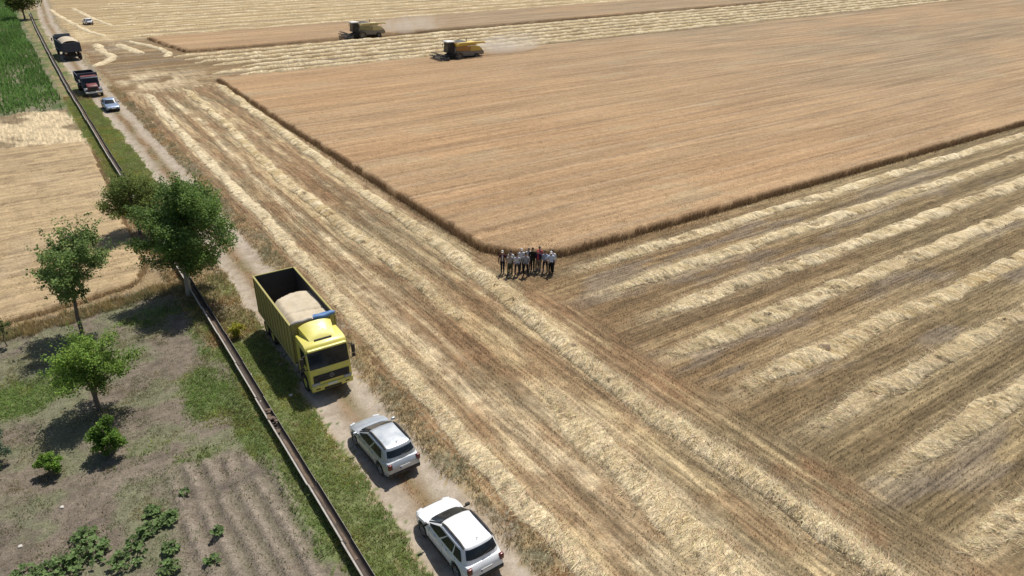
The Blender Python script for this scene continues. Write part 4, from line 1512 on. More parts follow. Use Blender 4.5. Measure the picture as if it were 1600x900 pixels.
    q.box((0, 0, .36), (W * .74, L * .86, .16))
    q.build('floor_pan', M_BLACK, root)
    place(root, x, y, rz)
    root.location.z = -.02
    return root


car('white_car', 'white sports utility car with black roof rails, nearest the bottom border', 10.42, 19.62, R(1.5), M_WHITE, L=4.34, W=1.84, H=1.66)
car('silver_car', 'silver grey sports utility car parked between the truck and the white car', 10.42, 26.75, R(2.5), M_SILVER, L=4.35, W=1.82, H=1.60, three=False, belt=1.0, hood=.97, rear_glass=(.36, .86))
car('sedan', 'pale blue saloon car in front of the red nosed truck', 10.1, 113.4, R(180 + 3), M_BLUESIL, L=4.4, W=1.72, H=1.44, belt=.92, hood=.86, cowl=.75, roof_f=.15, roof_r=-1.05, tail_y=-1.55, rails=False, three=False, wheel_r=.31, wb=2.55,
    lowtrim=False, rear_glass=(.1, .9), tail_low=.90, antenna=False)
car('hatchback', 'small white car standing alone on the far stubble', 18.8, 216.5, R(8), M_WHITE, L=4.0, W=1.7, H=1.46, belt=.92, hood=.88, roof_r=-1.45, tail_y=-1.82, rails=False, three=False, wheel_r=.31, wb=2.5, lowtrim=False, antenna=False)

# ---------------------------------------------------------------- yellow tipper truck (front towards -Y of the scene; local +Y is forward)
M_YEL = paint('yellow_truck_paint', (.67, .60, .105), .32, dirt=.38, coat=.4, scale=2.5, dustcol=(.45, .37, .2))
M_YBED = paint('yellow_bed_paint', (.34, .30, .085), .55, dirt=.55, scale=3, dustcol=(.36, .30, .17))
M_INNER = paint('shaded_dark_steel', (.030, .029, .030), .6, dirt=.12, scale=3, dustcol=(.08, .07, .06))  # dark steel, with the shade of the inner walls put into its colour
M_GRAIN = None


def grain_mat():
    m, n, l, p = new_mat('wheat_grain')
    g = n.new('ShaderNodeNewGeometry')
    n1 = noise_node(n, l, 2.2, 4, .6, g.outputs['Position'])
    n2 = noise_node(n, l, 40, 2, .6, g.outputs['Position'])
    cr = n.new('ShaderNodeMix')
    cr.data_type = 'RGBA'
    l.new(range_node(n, l, n1.outputs[0], .35, .65, 0, 1), cr.inputs[0])
    cr.inputs[6].default_value = (.54, .465, .345, 1)
    cr.inputs[7].default_value = (.47, .39, .275, 1)
    l.new(scale_col(n, l, cr.outputs[2], range_node(n, l, n2.outputs[0], .3, .7, .85, 1.12)), p.inputs['Base Color'])
    p.inputs['Roughness'].default_value = .95
    b_ = n.new('ShaderNodeBump')
    b_.inputs['Strength'].default_value = .3
    b_.inputs['Distance'].default_value = .02
    l.new(n2.outputs[0], b_.inputs['Height'])
    l.new(b_.outputs[0], p.inputs['Normal'])
    return m


M_GRAIN = grain_mat()
M_BLUE = paint('blue_tarpaulin', (.07, .17, .36), .5, dirt=.25, scale=3, dustcol=(.25, .30, .38))
M_GREYT = paint('grey_tarpaulin', (.30, .28, .26), .7, dirt=.5, scale=4)


def tipper_bed(root, y0, y1, w, zf, zt, m_out, m_in, rib=.62, gate_in=None):
    """open box with ribs, top rails and separate sides; local coords, y0 rear, y1 front"""
    hw = w / 2
    T = .05
    q = MB()
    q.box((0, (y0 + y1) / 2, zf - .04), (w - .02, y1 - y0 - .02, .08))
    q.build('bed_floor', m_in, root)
    L_ = y1 - y0
    for sg in (1, -1):
        q = MB()
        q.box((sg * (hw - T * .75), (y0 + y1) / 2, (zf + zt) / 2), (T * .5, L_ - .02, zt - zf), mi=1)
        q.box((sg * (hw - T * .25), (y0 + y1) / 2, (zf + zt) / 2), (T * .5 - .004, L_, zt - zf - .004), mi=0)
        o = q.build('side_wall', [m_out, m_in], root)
        k_ = int(L_ / rib)
        for i in range(k_ + 1):
            r_ = MB()
            r_.box((sg * (hw + .028), y0 + .06 + (L_ - .12) * i / k_, (zf + zt) / 2 - .03), (.06, .07, zt - zf - .12), .008)
            r_.build('rib', m_out, o)
        r_ = MB()
        r_.box((sg * (hw + .005), (y0 + y1) / 2, zt + .02), (.11, L_ + .06, .07), .012)
        r_.build('top_rail', m_out, o)
        r_ = MB()
        r_.box((sg * (hw + .02), (y0 + y1) / 2, zf + .02), (.09, L_ + .02, .14), .012)
        r_.build('bottom_rail', m_out, o)
    for yv, nm, s in ((y0, 'tailgate', -1), (y1, 'headboard', 1)):
        q = MB()
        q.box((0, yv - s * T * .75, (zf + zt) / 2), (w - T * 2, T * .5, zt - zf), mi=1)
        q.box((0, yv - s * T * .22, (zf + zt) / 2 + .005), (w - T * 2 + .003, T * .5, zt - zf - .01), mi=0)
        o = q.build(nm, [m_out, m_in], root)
        for i in range(4):
            r_ = MB()
            r_.box(((i - 1.5) * w * .26, yv + s * .028, (zf + zt) / 2 - .02), (.07, .05, zt - zf - .1), .008)
            r_.build('rib', m_out, o)
        r_ = MB()
        r_.box((0, yv + s * .005, zt + .018), (w - .13, .09, .06), .012)
        r_.build('top_rail', m_out, o)


def chassis(root, y0, y1, wheels_y, r=.50, w=2.3):
    q = MB()
    for sg in (1, -1):
        q.box((sg * .42, (y0 + y1) / 2, .92), (.10, y1 - y0, .24))
    for yv in np.linspace(y0 + .3, y1 - .3, 6):
        q.box((0, yv, .92), (.8, .1, .2))
    for yv in wheels_y:
        q.cyl((-w / 2 + .2, yv, r), (w / 2 - .2, yv, r), .09, n=10)
    q.build('chassis', M_BLACK, root)


truck = thing('tipper_truck', 'yellow tipper truck with high bed half full of pale grain', 'truck')
LT = 9.4
yF = LT / 2            # front
yB = -LT / 2
cw = 1.14              # cab half width
# cab: side profile (y, z), extruded and rounded
prof = [(yF - 2.02, .95), (yF - 2.02, 3.02), (yF - 1.85, 3.14), (yF - .62, 3.14), (yF - .42, 3.04), (yF - .30, 2.86), (yF - .10, 1.86), (yF - .02, 1.52), (yF - .02, .62), (yF - .28, .52), (yF - .52, .52), (yF - .56, .9), (yF - .74, 1.12), (yF - 1.2, 1.2), (yF - 1.66, 1.12), (yF - 1.84, .9)]
q = MB()
q.prism(prof, -cw, cw)
cab = q.build('cab', M_YEL, truck, smooth=35, bevel=.045)
q = MB()
ang = math.atan2(1.0, .20)


def wscr(u, v):
    xv = (u - .5) * 2 * (cw - .055)
    return (xv, yF - .115 + (-.29 + .115) * v * 1.0 + .045 - .012 * (xv / cw) ** 2, 1.84 + .98 * v)


q.quadgrid(wscr, 10, 5)
ws = q.build('windscreen', M_GLASS, truck, smooth=60, fixn=False)
q = MB()
for xv in (-.55, .15):
    q.cyl((xv, yF - .06, 1.93), (xv + .55, yF - .12, 2.30), .014, .01, 6)
q.build('wiper', M_BLACK, truck)
q = MB()
q.box((0, yF - .24, 2.90), (cw * 1.86, .16, .12), .03, rot=Matrix.Rotation(-.35, 3, 'X'))
q.build('sun_visor', M_YEL, truck)
for sg in (1, -1):
    q = MB()
    q.prism([(yF - .42, 1.92), (yF - .56, 2.74), (yF - 1.22, 2.74), (yF - 1.24, 1.92)], sg * (cw + .002), sg * (cw + .014))
    q.build('side_window', M_GLASS, truck)
    q = MB()
    for a_, b_, c_, d_ in ((yF - .36, 1.22, .02, 1.62), (yF - 1.32, 1.22, .02, 1.62)):
        q.box((sg * (cw + .004), a_, b_ + .8), (.012, .022, 1.55))
    q.build('door_seam', M_BLACK, truck)
    q = MB()
    q.box((sg * (cw + .02), yF - 1.18, 1.62), (.05, .20, .06), .015)
    q.build('door_handle', M_BLACK, truck)
    q = MB()
    q.box((sg * (cw + .27), yF - .22, 2.38), (.20, .13, .52), .04)
    q.box((sg * (cw + .27), yF - .22, 1.96), (.20, .13, .22), .04)
    q.cyl((sg * (cw - .02), yF - .30, 2.74), (sg * (cw + .24), yF - .22, 2.66), .022)
    q.cyl((sg * (cw - .02), yF - .22, 1.84), (sg * (cw + .24), yF - .22, 1.86), .022)
    q.build('wing_mirror', M_BLACK, truck)
    q = MB()
    q.box((sg * (cw - .26), yF + .004, .95), (.44, .07, .17), .03)
    q.build('headlight', paint('dim_lamp', (.36, .36, .34), .15, dirt=.3, spec=.6), truck)
    q = MB()
    q.box((sg * (cw - .33), yF + .035, .68), (.26, .04, .10), .02)
    q.build('fog_light', M_BLACK, truck)
    q = MB()
    q.box((sg * (cw - .13), yF - .66, .56), (.3, .36, .06), .01)
    q.box((sg * (cw - .13), yF - .52, .80), (.26, .04, .4), .01)
    q.build('step', M_BLACK, truck)
    q = MB()
    q.cyl((sg * .86, yF - 2.4, .82), (sg * .86, yF - 3.5, .82), .30, n=16)
    q.build('fuel_tank', paint('aluminium_tank', (.42, .42, .42), .45, metal=.7, dirt=.5), truck, smooth=40)
    # mudguards
    for yv in (yF - 1.2,):
        q = MB()
        q.quadgrid(lambda u, v, yv=yv, sg=sg: (sg * (cw - .34 + .36 * u), yv + .60 * math.cos(math.pi * (.02 + .96 * v)), .50 + .60 * math.sin(math.pi * (.02 + .96 * v))), 2, 14)
        q.build('mudguard', M_BLACK, truck, smooth=60, fixn=False)
# dark grille with the ring emblem, bumper, plate
q = MB()
q.box((0, yF + .002, 1.27), (cw * 1.74, .05, .44), .04)
grl = q.build('grille', M_BLACK, truck)
for i in range(3):
    q = MB()
    q.box((0, yF + .036, 1.14 + .12 * i), (cw * 1.56, .02, .03), .006)
    q.build('grille_slat', M_INNER, grl)
q = MB()
q.lathe([(.105, .0), (.105, .03), (.125, .03), (.125, 0), (.105, 0)], 'y', 20, (0, yF + .045, 1.33))
for a_ in (90, 210, 330):
    q.cyl((0, yF + .06, 1.33), (.115 * math.cos(R(a_)), yF + .06, 1.33 + .115 * math.sin(R(a_))), .020, .005, 6)
q.build('emblem', M_RIM, truck)
q = MB()
q.box((0, yF - .06, .70), (cw * 2.02, .22, .36), .05, seg=2)
bmp = q.build('bumper', M_YEL, truck, smooth=50)
q = MB()
q.box((0, yF + .052, .62), (.95, .03, .12), .01)
q.build('bumper_vent', M_BLACK, bmp)
q = MB()
q.box((0, yF + .058, .80), (.52, .02, .115), .005)
q.build('number_plate', M_PLATE, bmp)
# roof deflector
q = MB()


def defl(u, v):
    xv = (u - .5) * 2
    yv = yF - .78 - 1.16 * v
    zz_ = 3.12 + .56 * (v ** .75) * (1 - .34 * abs(xv) ** 3) + .02
    return (xv * (.70 + .20 * v), yv, zz_)


q.quadgrid(defl, 12, 8)
vs, nn_ = q.v[:], 13
for i in range(12):          # front lip, sides and back closed down to the roof
    q.add([vs[i], vs[i + 1], (vs[i + 1][0], vs[i + 1][1], 3.10), (vs[i][0], vs[i][1], 3.10)], [(0, 1, 2, 3)])
    a_, b_ = vs[8 * nn_ + i], vs[8 * nn_ + i + 1]
    q.add([a_, b_, (b_[0], b_[1], 3.10), (a_[0], a_[1], 3.10)], [(0, 1, 2, 3)])
for j in range(8):
    for e in (0, 12):
        a_, b_ = vs[j * nn_ + e], vs[(j + 1) * nn_ + e]
        q.add([a_, b_, (b_[0], b_[1], 3.10), (a_[0], a_[1], 3.10)], [(0, 1, 2, 3)])
wdf = q.build('wind_deflector', M_YEL, truck, smooth=40)
q = MB()
q.box((0, yF - .735, 3.17), (.95, .10, .09), .015)
q.build('deflector_gap', M_BLACK, wdf)
# bed
by0, by1 = yB + .05, yF - 2.18
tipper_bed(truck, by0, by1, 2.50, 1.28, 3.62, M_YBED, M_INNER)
# grain: a flat topped heap pressed against the front half
q = MB()


def heap(u, v):
    xv = (u - .5) * 2.36
    yv = by1 - .06 - 5.9 * v
    prof_ = 3.42 - .05 * abs(xv) - .10 * v
    fall = float(sstep(.68 + .05 * math.sin(3 * u + 1), .80 + .04 * math.sin(5 * u), v))
    edge = float(sstep(.80, 1.02, u)) * .35 * (1 - v * .3)
    crease = .09 * math.exp(-((v - .30 - .05 * (u - .5)) / .012) ** 2)
    zz_ = prof_ * (1 - fall) + 1.32 * fall - edge - crease + .12 * (float(fbm(np.array(u * 3.0), np.array(v * 5.0), 401, 4)) - .5)
    return (xv, yv, zz_)


q.quadgrid(heap, 30, 60)
tag(q.build('grain_load', M_GRAIN, truck, smooth=60, fixn=False), 'pale grain heaped in the front half of the bed')
q = MB()
pts = [(.02 + 1.24 * t, by1 + .02 + .04 * math.sin(5 * t), 3.72 + .025 * math.sin(9 * t)) for t in np.linspace(0, 1, 9)]
pts = [(-p[0], p[1], p[2]) for p in pts]
q.tube(pts, [.10, .13, .135, .125, .14, .13, .135, .12, .09], 10)
q.build('tarpaulin_roll', M_BLUE, truck, smooth=60)
q = MB()
q.quadgrid(lambda u, v: (-(.1 + 1.1 * u), by1 + .10 - .5 * v, 3.80 - .10 * v * v + .015 * math.sin(14 * u + 6 * v)), 14, 6)
q.build('tarpaulin_flap', M_BLUE, truck, smooth=60, fixn=False)
q = MB()
pts = [(.05 + 1.15 * t, by1 + .02, 3.71 + .02 * math.sin(11 * t)) for t in np.linspace(0, 1, 7)]
q.tube(pts, [.08, .10, .085, .10, .09, .10, .07], 8)
q.build('folded_cover', M_GREYT, truck, smooth=60)
chassis(truck, yB + .2, yF - .4, (yF - 1.2, yB + 2.3, yB + 1.0), r=.50, w=2.3)
for sg in (1, -1):
    wheel(truck, sg * 1.0, yF - 1.2, .50, .30, sg, .27, M_YEL)
    for yv in (yB + 2.3, yB + 1.0):
        wheel(truck, sg * 1.05, yv, .50, .28, sg, .27, M_YEL)
        wheel(truck, sg * .72, yv, .50, .28, -sg, .27, M_YEL)
    q = MB()
    q.box((sg * 1.0, yB + .10, .95), (.34, .06, .14), .01)
    q.build('tail_light', M_REDL, truck)
place(truck, 10.32, 37.45, R(180 - 1.0))
truck.location.z = -.03

# ---------------------------------------------------------------- dark grain truck far up the track, seen from behind
M_NAVY = paint('navy_truck_paint', (.035, .045, .075), .5, dirt=.35, scale=3, dustcol=(.16, .14, .12))
M_SLATE = paint('slate_blue_paint', (.10, .13, .17), .5, dirt=.3, scale=3)
M_REDP = paint('red_truck_paint', (.15, .026, .028), .4, dirt=.25, scale=3, dustcol=(.35, .2, .15))

gt = thing('grain_truck', 'dark grain lorry with heaped pale load, farthest truck on the track', 'truck')
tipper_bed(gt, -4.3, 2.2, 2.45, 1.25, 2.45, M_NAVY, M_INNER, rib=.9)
q = MB()
q.quadgrid(lambda u, v: ((u - .5) * 2.30, -4.2 + 4.9 * v, 2.25 + .85 * math.sin(math.pi * min(1, .14 + .74 * v)) ** .6 * (1 - .55 * abs(2 * u - 1) ** 2.5) - 1.0 * float(sstep(.86, 1.0, v))), 14, 18)
q.build('grain_load', M_GRAIN, gt, smooth=60, fixn=False)
q = MB()
q.prism([(2.5, .8), (2.5, 2.7), (2.7, 2.8), (3.75, 2.8), (4.0, 2.65), (4.3, 1.8), (4.36, .6), (2.9, .6)], -1.15, 1.15)
q.build('cab', M_NAVY, gt, smooth=35, bevel=.05)
q = MB()
q.box((0, 2.485, 2.25), (1.7, .03, .55), .01)
q.build('rear_window', M_GLASS, gt)
q = MB()
q.quadgrid(lambda u, v: ((u - .5) * 2.0, 4.30 - .27 * v, 1.86 + .72 * v), 4, 3)
q.build('windscreen', M_GLASS, gt, fixn=False)
for sg in (1, -1):
    q = MB()
    q.prism([(4.0, 1.85), (3.82, 2.55), (3.0, 2.55), (3.0, 1.85)], sg * 1.152, sg * 1.165)
    q.build('side_window', M_GLASS, gt)
    q = MB()
    q.box((sg * 1.38, 4.0, 2.2), (.16, .1, .5), .03)
    q.cyl((sg * 1.1, 3.98, 2.4), (sg * 1.36, 4.0, 2.35), .02)
    q.build('wing_mirror', M_BLACK, gt)
    wheel(gt, sg * 1.0, 3.3, .5, .3, sg, .27)
    for yv in (-2.2, -3.5):
        wheel(gt, sg * 1.02, yv, .5, .3, sg, .27)
    q = MB()
    q.box((sg * .95, -4.42, .95), (.34, .06, .14), .01)
    q.build('tail_light', M_REDL, gt)
q = MB()
q.box((0, 2.33, 2.85), (2.2, .1, .5), .02)
q.build('bulkhead', M_SLATE, gt)
chassis(gt, -4.3, 4.0, (3.3, -2.2, -3.5))
q = MB()
q.box((0, -4.42, .68), (2.2, .08, .14), .01)
q.build('rear_bumper', M_BLACK, gt)
gt.scale = (1.18, 1.2, 1.25)
place(gt, 9.9, 164.6, R(4))

# ---------------------------------------------------------------- bonneted red and navy truck facing the camera
bt = thing('bonnet_truck', 'old bonneted truck with red hood and navy cab facing the camera', 'truck')
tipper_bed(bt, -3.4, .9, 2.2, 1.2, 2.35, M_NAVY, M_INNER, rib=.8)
q = MB()
q.box((0, .98, 2.25), (2.3, .08, .9), .02)
q.build('cab_guard', M_NAVY, bt)
q = MB()
q.prism([(1.05, .85), (1.05, 2.25), (1.2, 2.36), (2.0, 2.36), (2.2, 2.26), (2.42, 1.62), (2.42, .85)], -1.0, 1.0)
q.build('cab', M_NAVY, bt, smooth=35, bevel=.06)
q = MB()
q.box((0, 1.6, 2.40), (1.8, .85, .05), .02)
q.build('roof_panel', M_REDP, bt)
q = MB()
q.quadgrid(lambda u, v: ((u - .5) * 1.7, 2.43 - .19 * v, 1.66 + .54 * v), 4, 3)
q.build('windscreen', M_GLASS, bt, fixn=False)
q = MB()
q.prism([(2.38, .8), (2.38, 1.58), (2.7, 1.60), (3.5, 1.48), (3.68, 1.36), (3.72, .8)], -.62, .62)
q.build('bonnet', M_REDP, bt, smooth=35, bevel=.07)
q = MB()
q.box((0, 3.72, 1.08), (.9, .06, .5), .02)
q.build('grille', M_BLACK, bt)
for sg in (1, -1):
    q = MB()
    q.quadgrid(lambda u, v, sg=sg: (sg * (.58 + .46 * u), 3.05 + .66 * math.cos(math.pi * v), .55 + .58 * math.sin(math.pi * v)), 3, 12)
    q.build('fender', M_NAVY, bt, smooth=60, fixn=False)
    q = MB()
    q.lathe([(.001, .06), (.09, .05), (.13, 0), (.12, -.12), (.001, -.16)], 'y', 14, (sg * .78, 3.68, 1.10))
    q.build('headlight', M_PLATE, bt, smooth=50)
    q = MB()
    q.prism([(2.24, 1.6), (2.1, 2.2), (1.3, 2.2), (1.3, 1.6)], sg * 1.002, sg * 1.014)
    q.build('side_window', M_GLASS, bt)
    q = MB()
    q.box((sg * 1.22, 2.3, 1.95), (.14, .08, .34), .03)
    q.cyl((sg * .98, 2.3, 1.85), (sg * 1.2, 2.3, 1.85), .018)
    q.build('wing_mirror', M_PLATE, bt)
    wheel(bt, sg * .92, 3.05, .48, .26, sg, .25, M_REDP)
    wheel(bt, sg * .95, -2.0, .48, .28, sg, .25, M_REDP)
    wheel(bt, sg * .64, -2.0, .48, .28, -sg, .25, M_REDP)
    q = MB()
    q.box((sg * 1.14, -.9, 1.75), (.03, 3.6, .10), .005)
    q.build('side_stripe', M_REDP, bt)
q = MB()
q.box((0, 3.86, .66), (2.0, .12, .2), .03)
q.build('bumper', M_PLATE, bt)
chassis(bt, -3.4, 3.7, (3.05, -2.0), .48, 2.0)
bt.scale = (1.12, 1.12, 1.12)
place(bt, 9.15, 127.2, R(180 + 2))


# ---------------------------------------------------------------- combine harvesters
M_CYEL = paint('combine_yellow', (.66, .46, .07), .45, dirt=.45, scale=2.0, dustcol=(.46, .38, .25))
M_CORG = paint('combine_orange_panel', (.42, .20, .04), .5, dirt=.35, scale=2.0, dustcol=(.42, .32, .2))
M_CGREY = paint('dusty_machine_grey', (.22, .20, .17), .7, dirt=.7, scale=2.5, dustcol=(.38, .32, .23))
M_CDARK = paint('dark_header_steel', (.035, .033, .035), .6, dirt=.25, scale=3)
M_CWHITE = paint('white_cab_roof', (.70, .70, .66), .5, dirt=.3, scale=3)


def combine(label, x, y, rz, body_mat, panel_mat, tank_mat, sc=1.02):
    c = thing('combine_harvester', label, 'combine', (x, y, 0), rz, 'combines harvesting the wheat')
    c.scale = (sc, sc, sc)
    # main hull: side profile (y, z)
    q = MB()
    q.prism([(1.3, 1.05), (1.35, 2.0), (1.2, 2.45), (-2.6, 2.55), (-3.6, 2.35), (-4.15, 1.9), (-4.3, 1.35), (-4.0, .85), (-2.4, .72), (.9, .85)], -1.18, 1.18)
    q.build('hull', M_CGREY, c, smooth=35, bevel=.07)
    for sg in (1, -1):
        q = MB()
        q.prism([(1.1, 1.75), (1.1, 2.42), (-1.7, 2.50), (-1.7, 1.70)], sg * 1.185, sg * 1.26)
        q.build('side_panel', panel_mat, c, smooth=35, bevel=.03)
        q = MB()
        q.prism([(-1.76, 1.62), (-1.76, 2.50), (-3.5, 2.36), (-4.0, 1.9), (-4.05, 1.55)], sg * 1.185, sg * 1.27)
        q.build('rear_panel', body_mat, c, smooth=35, bevel=.03)
        q = MB()
        q.prism([(1.0, 1.0), (1.0, 1.66), (-1.6, 1.60), (-1.6, .95)], sg * 1.185, sg * 1.22)
        q.build('lower_panel', M_CGREY, c)
        wheel(c, sg * 1.42, .75, .86, .58, sg, .46, M_CGREY)
        wheel(c, sg * 1.20, -3.05, .56, .38, sg, .30, M_CGREY)
    # grain tank and engine deck
    q = MB()
    q.prism([(1.05, 2.45), (1.25, 3.18), (-1.4, 3.18), (-1.25, 2.5)], -1.15, 1.15)
    q.build('grain_tank', tank_mat, c, smooth=35, bevel=.04)
    q = MB()
    q.quadgrid(lambda u, v: ((u - .5) * 2.0, -1.3 + 2.4 * v, 3.2 + .30 * math.sin(math.pi * u) * math.sin(math.pi * v)), 8, 8)
    q.build('tank_cover', M_CDARK, c, smooth=60)
    q = MB()
    q.box((0, -2.45, 2.78), (1.9, 1.7, .5), .1, seg=2)
    q.build('engine_cover', body_mat, c, smooth=50)
    q = MB()
    q.cyl((.6, -2.0, 3.0), (.6, -2.0, 3.55), .07, n=10)
    q.build('exhaust', M_CDARK, c)
    q = MB()
    q.tube([(-1.32, 1.0, 2.75), (-1.42, .6, 3.05), (-1.42, -4.3, 3.0), (-1.42, -4.7, 2.85)], [.17, .17, .17, .15], 12)
    q.build('unloading_auger', body_mat, c, smooth=40)
    # cab
    q = MB()
    q.box((0, 1.95, 1.62), (1.7, 1.35, .16), .03)
    for sx in (-.78, .78):
        q.cyl((sx, 2.55, 1.66), (sx * .95, 2.42, 3.28), .045, n=8)
        q.cyl((sx, 1.35, 1.66), (sx * .95, 1.35, 3.28), .045, n=8)
    q.build('cab_frame', M_CDARK, c)
    q = MB()
    q.prism([(2.58, 1.72), (2.46, 3.24), (1.36, 3.24), (1.36, 1.72)], -.76, .76)
    q.build('cab_glass', M_GLASS, c)
    q = MB()
    q.box((0, 1.92, 3.36), (1.84, 1.62, .22), .07, seg=2)
    rf = q.build('cab_roof', M_CWHITE, c, smooth=50)
    q = MB()
    q.cyl((.6, 1.3, 3.46), (.6, 1.3, 3.64), .07, n=10)
    q.build('beacon', paint('amber_lamp', (.6, .22, .02), .3, dirt=.1), rf)
    for sg in (1, -1):
        q = MB()
        q.box((sg * 1.22, 2.5, 2.7), (.22, .06, .4), .02)
        q.cyl((sg * .78, 2.45, 3.1), (sg * 1.2, 2.5, 2.88), .02)
        q.build('wing_mirror', M_CDARK, c)
    q = MB()
    for k_ in range(5):
        q.box((-1.25, 1.95, .7 + .24 * k_), (.42, .26, .03))
    q.cyl((-1.46, 2.08, .6), (-1.46, 2.08, 2.6), .02)
    q.cyl((-1.46, 1.82, .6), (-1.46, 1.82, 2.6), .02)
    q.build('ladder', M_CDARK, c)
    # feeder house and header
    q = MB()
    q.prism([(1.3, 1.0), (1.3, 1.6), (3.2, .95), (3.2, .40)], -.62, .62)
    q.build('feeder_house', M_CDARK, c)
    HW = 2.15
    q = MB()
    q.prism([(3.15, .22), (3.15, .98), (3.24, .98), (3.34, .40), (4.2, .20), (4.2, .14)], -HW, HW)
    hd = q.build('header', M_CDARK, c)
    q = MB()
    q.cyl((-HW + .05, 3.62, .48), (HW - .05, 3.62, .48), .20, n=14)
    q.build('header_auger', M_CGREY, hd, smooth=40)
    for sg in (1, -1):
        q = MB()
        q.prism([(3.1, .12), (3.1, 1.02), (3.7, .85), (5.0, .22), (5.0, .12)], sg * HW, sg * (HW + .08))
        q.build('crop_divider', M_CDARK, hd)
    rl = MB()
    cy_, cz_ = 4.25, 1.02
    rl.cyl((-HW + .1, cy_, cz_), (HW - .1, cy_, cz_), .06, n=10)
    for i in range(6):
        a = 2 * math.pi * i / 6 + .2
        yy_, zz_ = cy_ + .52 * math.cos(a), cz_ + .52 * math.sin(a)
        rl.cyl((-HW + .1, yy_, zz_), (HW - .1, yy_, zz_), .06, n=6)
        for xx_ in np.linspace(-HW + .1, HW - .1, 5):
            rl.cyl((xx_, cy_, cz_), (xx_, yy_, zz_), .025, n=5)
        for xx_ in np.linspace(-HW + .2, HW - .2, 22):
            rl.cyl((xx_, yy_, zz_), (xx_, yy_ - .03, zz_ - .22), .012, n=4)
    rl.build('reel', M_CDARK, hd)
    # straw hood and spreader
    q = MB()
    q.prism([(-3.9, 1.9), (-4.2, 1.9), (-4.75, 1.3), (-4.75, .85), (-4.3, .75), (-3.9, .8)], -.95, .95)
    q.build('straw_hood', M_CGREY, c, smooth=35, bevel=.05)
    return c


combine('nearer combine, bright yellow with orange side panel, cutting the edge of the large wheat block', 68.9, 120.9, R(90), M_CYEL, M_CORG, M_CYEL)
combine('farther combine, pale dusty yellow with dark tank, cutting the edge of the wheat strip', 65.6, 156.6, R(90), paint('faded_combine_yellow', (.60, .50, .22), .55, dirt=.6, scale=2, dustcol=(.46, .40, .28)),
        paint('faded_green_panel', (.30, .26, .11), .6, dirt=.4, scale=2), paint('faded_tank', (.52, .45, .24), .6, dirt=.5, scale=2))
combine('combine cut off by the top border at right', 206.5, 163.6, R(90), M_CGREY, M_CGREY, M_CGREY)


# ---------------------------------------------------------------- dust behind the combines
def dust(x0, x1, y, w, h, dens, label):
    """closed lumpy hull of dusty air trailing behind a machine"""
    q = MB()
    n, m = 22, 14
    vs, fs = [], []
    for i in range(n + 1):
        t = i / n
        prof_ = max(.02, math.sin(math.pi * min(1, .06 + .94 * t)) ** .55 * (1.0 if t > 0 else .02))
        for j in range(m):
            a = 2 * math.pi * j / m
            k_ = prof_ * (1 + .15 * math.sin(3 * a + 7 * t))
            vs.append((x0 + (x1 - x0) * t, y + .5 * w * k_ * math.cos(a), h * .5 + .02 + .5 * h * k_ * math.sin(a) * .96))
    for i in range(n):
        for j in range(m):
            fs.append((i * m + j, i * m + (j + 1) % m, (i + 1) * m + (j + 1) % m, (i + 1) * m + j))
    fs += [tuple(range(m)), tuple(range(n * m, (n + 1) * m))]
    q.add(vs, fs)
    mt = bpy.data.materials.new('dusty_air')
    mt.use_nodes = True
    nd, lk = mt.node_tree.nodes, mt.node_tree.links
    nd.remove(nd['Principled BSDF'])
    pv = nd.new('ShaderNodeVolumePrincipled')
    pv.inputs['Color'].default_value = (.93, .87, .78, 1)
    g_ = nd.new('ShaderNodeNewGeometry')
    nz = noise_node(nd, lk, .28, 3, .6, g_.outputs['Position'])
    dn = range_node(nd, lk, nz.outputs[0], .34, .72, 0, dens)
    # thins out along the wake and upwards
    sp = nd.new('ShaderNodeSeparateXYZ')
    lk.new(g_.outputs['Position'], sp.inputs[0])
    f1 = range_node(nd, lk, sp.outputs[0], x0, x1, 1.0, 0.0)
    f2 = range_node(nd, lk, sp.outputs[2], 0.2, h, 1.0, 0.1)
    lk.new(mul_node(nd, lk, mul_node(nd, lk, dn, f1), f2), pv.inputs['Density'])
    lk.new(pv.outputs[0], nd['Material Output'].inputs['Volume'])
    o = q.build('dust_cloud', mt, smooth=60)
    return tag(o, label, 'dust', kind='stuff')


dust(73.4, 90, 121.2, 6.5, 4.2, .8, 'pale dust trailing behind the nearer combine')
dust(70.4, 88, 157.2, 6.5, 4.4, .8, 'pale dust trailing behind the farther combine')
dust(211.2, 236, 164, 7, 5.5, 1.2, 'pale dust behind the combine at the top border')

# ---------------------------------------------------------------- people
SKINM = paint('skin', (.42, .25, .17), .55, dirt=.05, spec=.3)
HAIRM = paint('dark_hair', (.02, .016, .013), .6, dirt=0.02)
GREYHAIR = paint('grey_hair', (.30, .28, .26), .7, dirt=.05)
SHOEM = paint('dark_shoes', (.03, .025, .022), .5, dirt=.3)
_cloth = {}


def cloth(col):
    k_ = 'cloth_%d_%d_%d' % tuple(int(v * 255) for v in col)
    return paint(k_, col, .85, dirt=.12, scale=9, spec=.15, dustcol=tuple(min(.8, v * 1.25 + .02) for v in col))


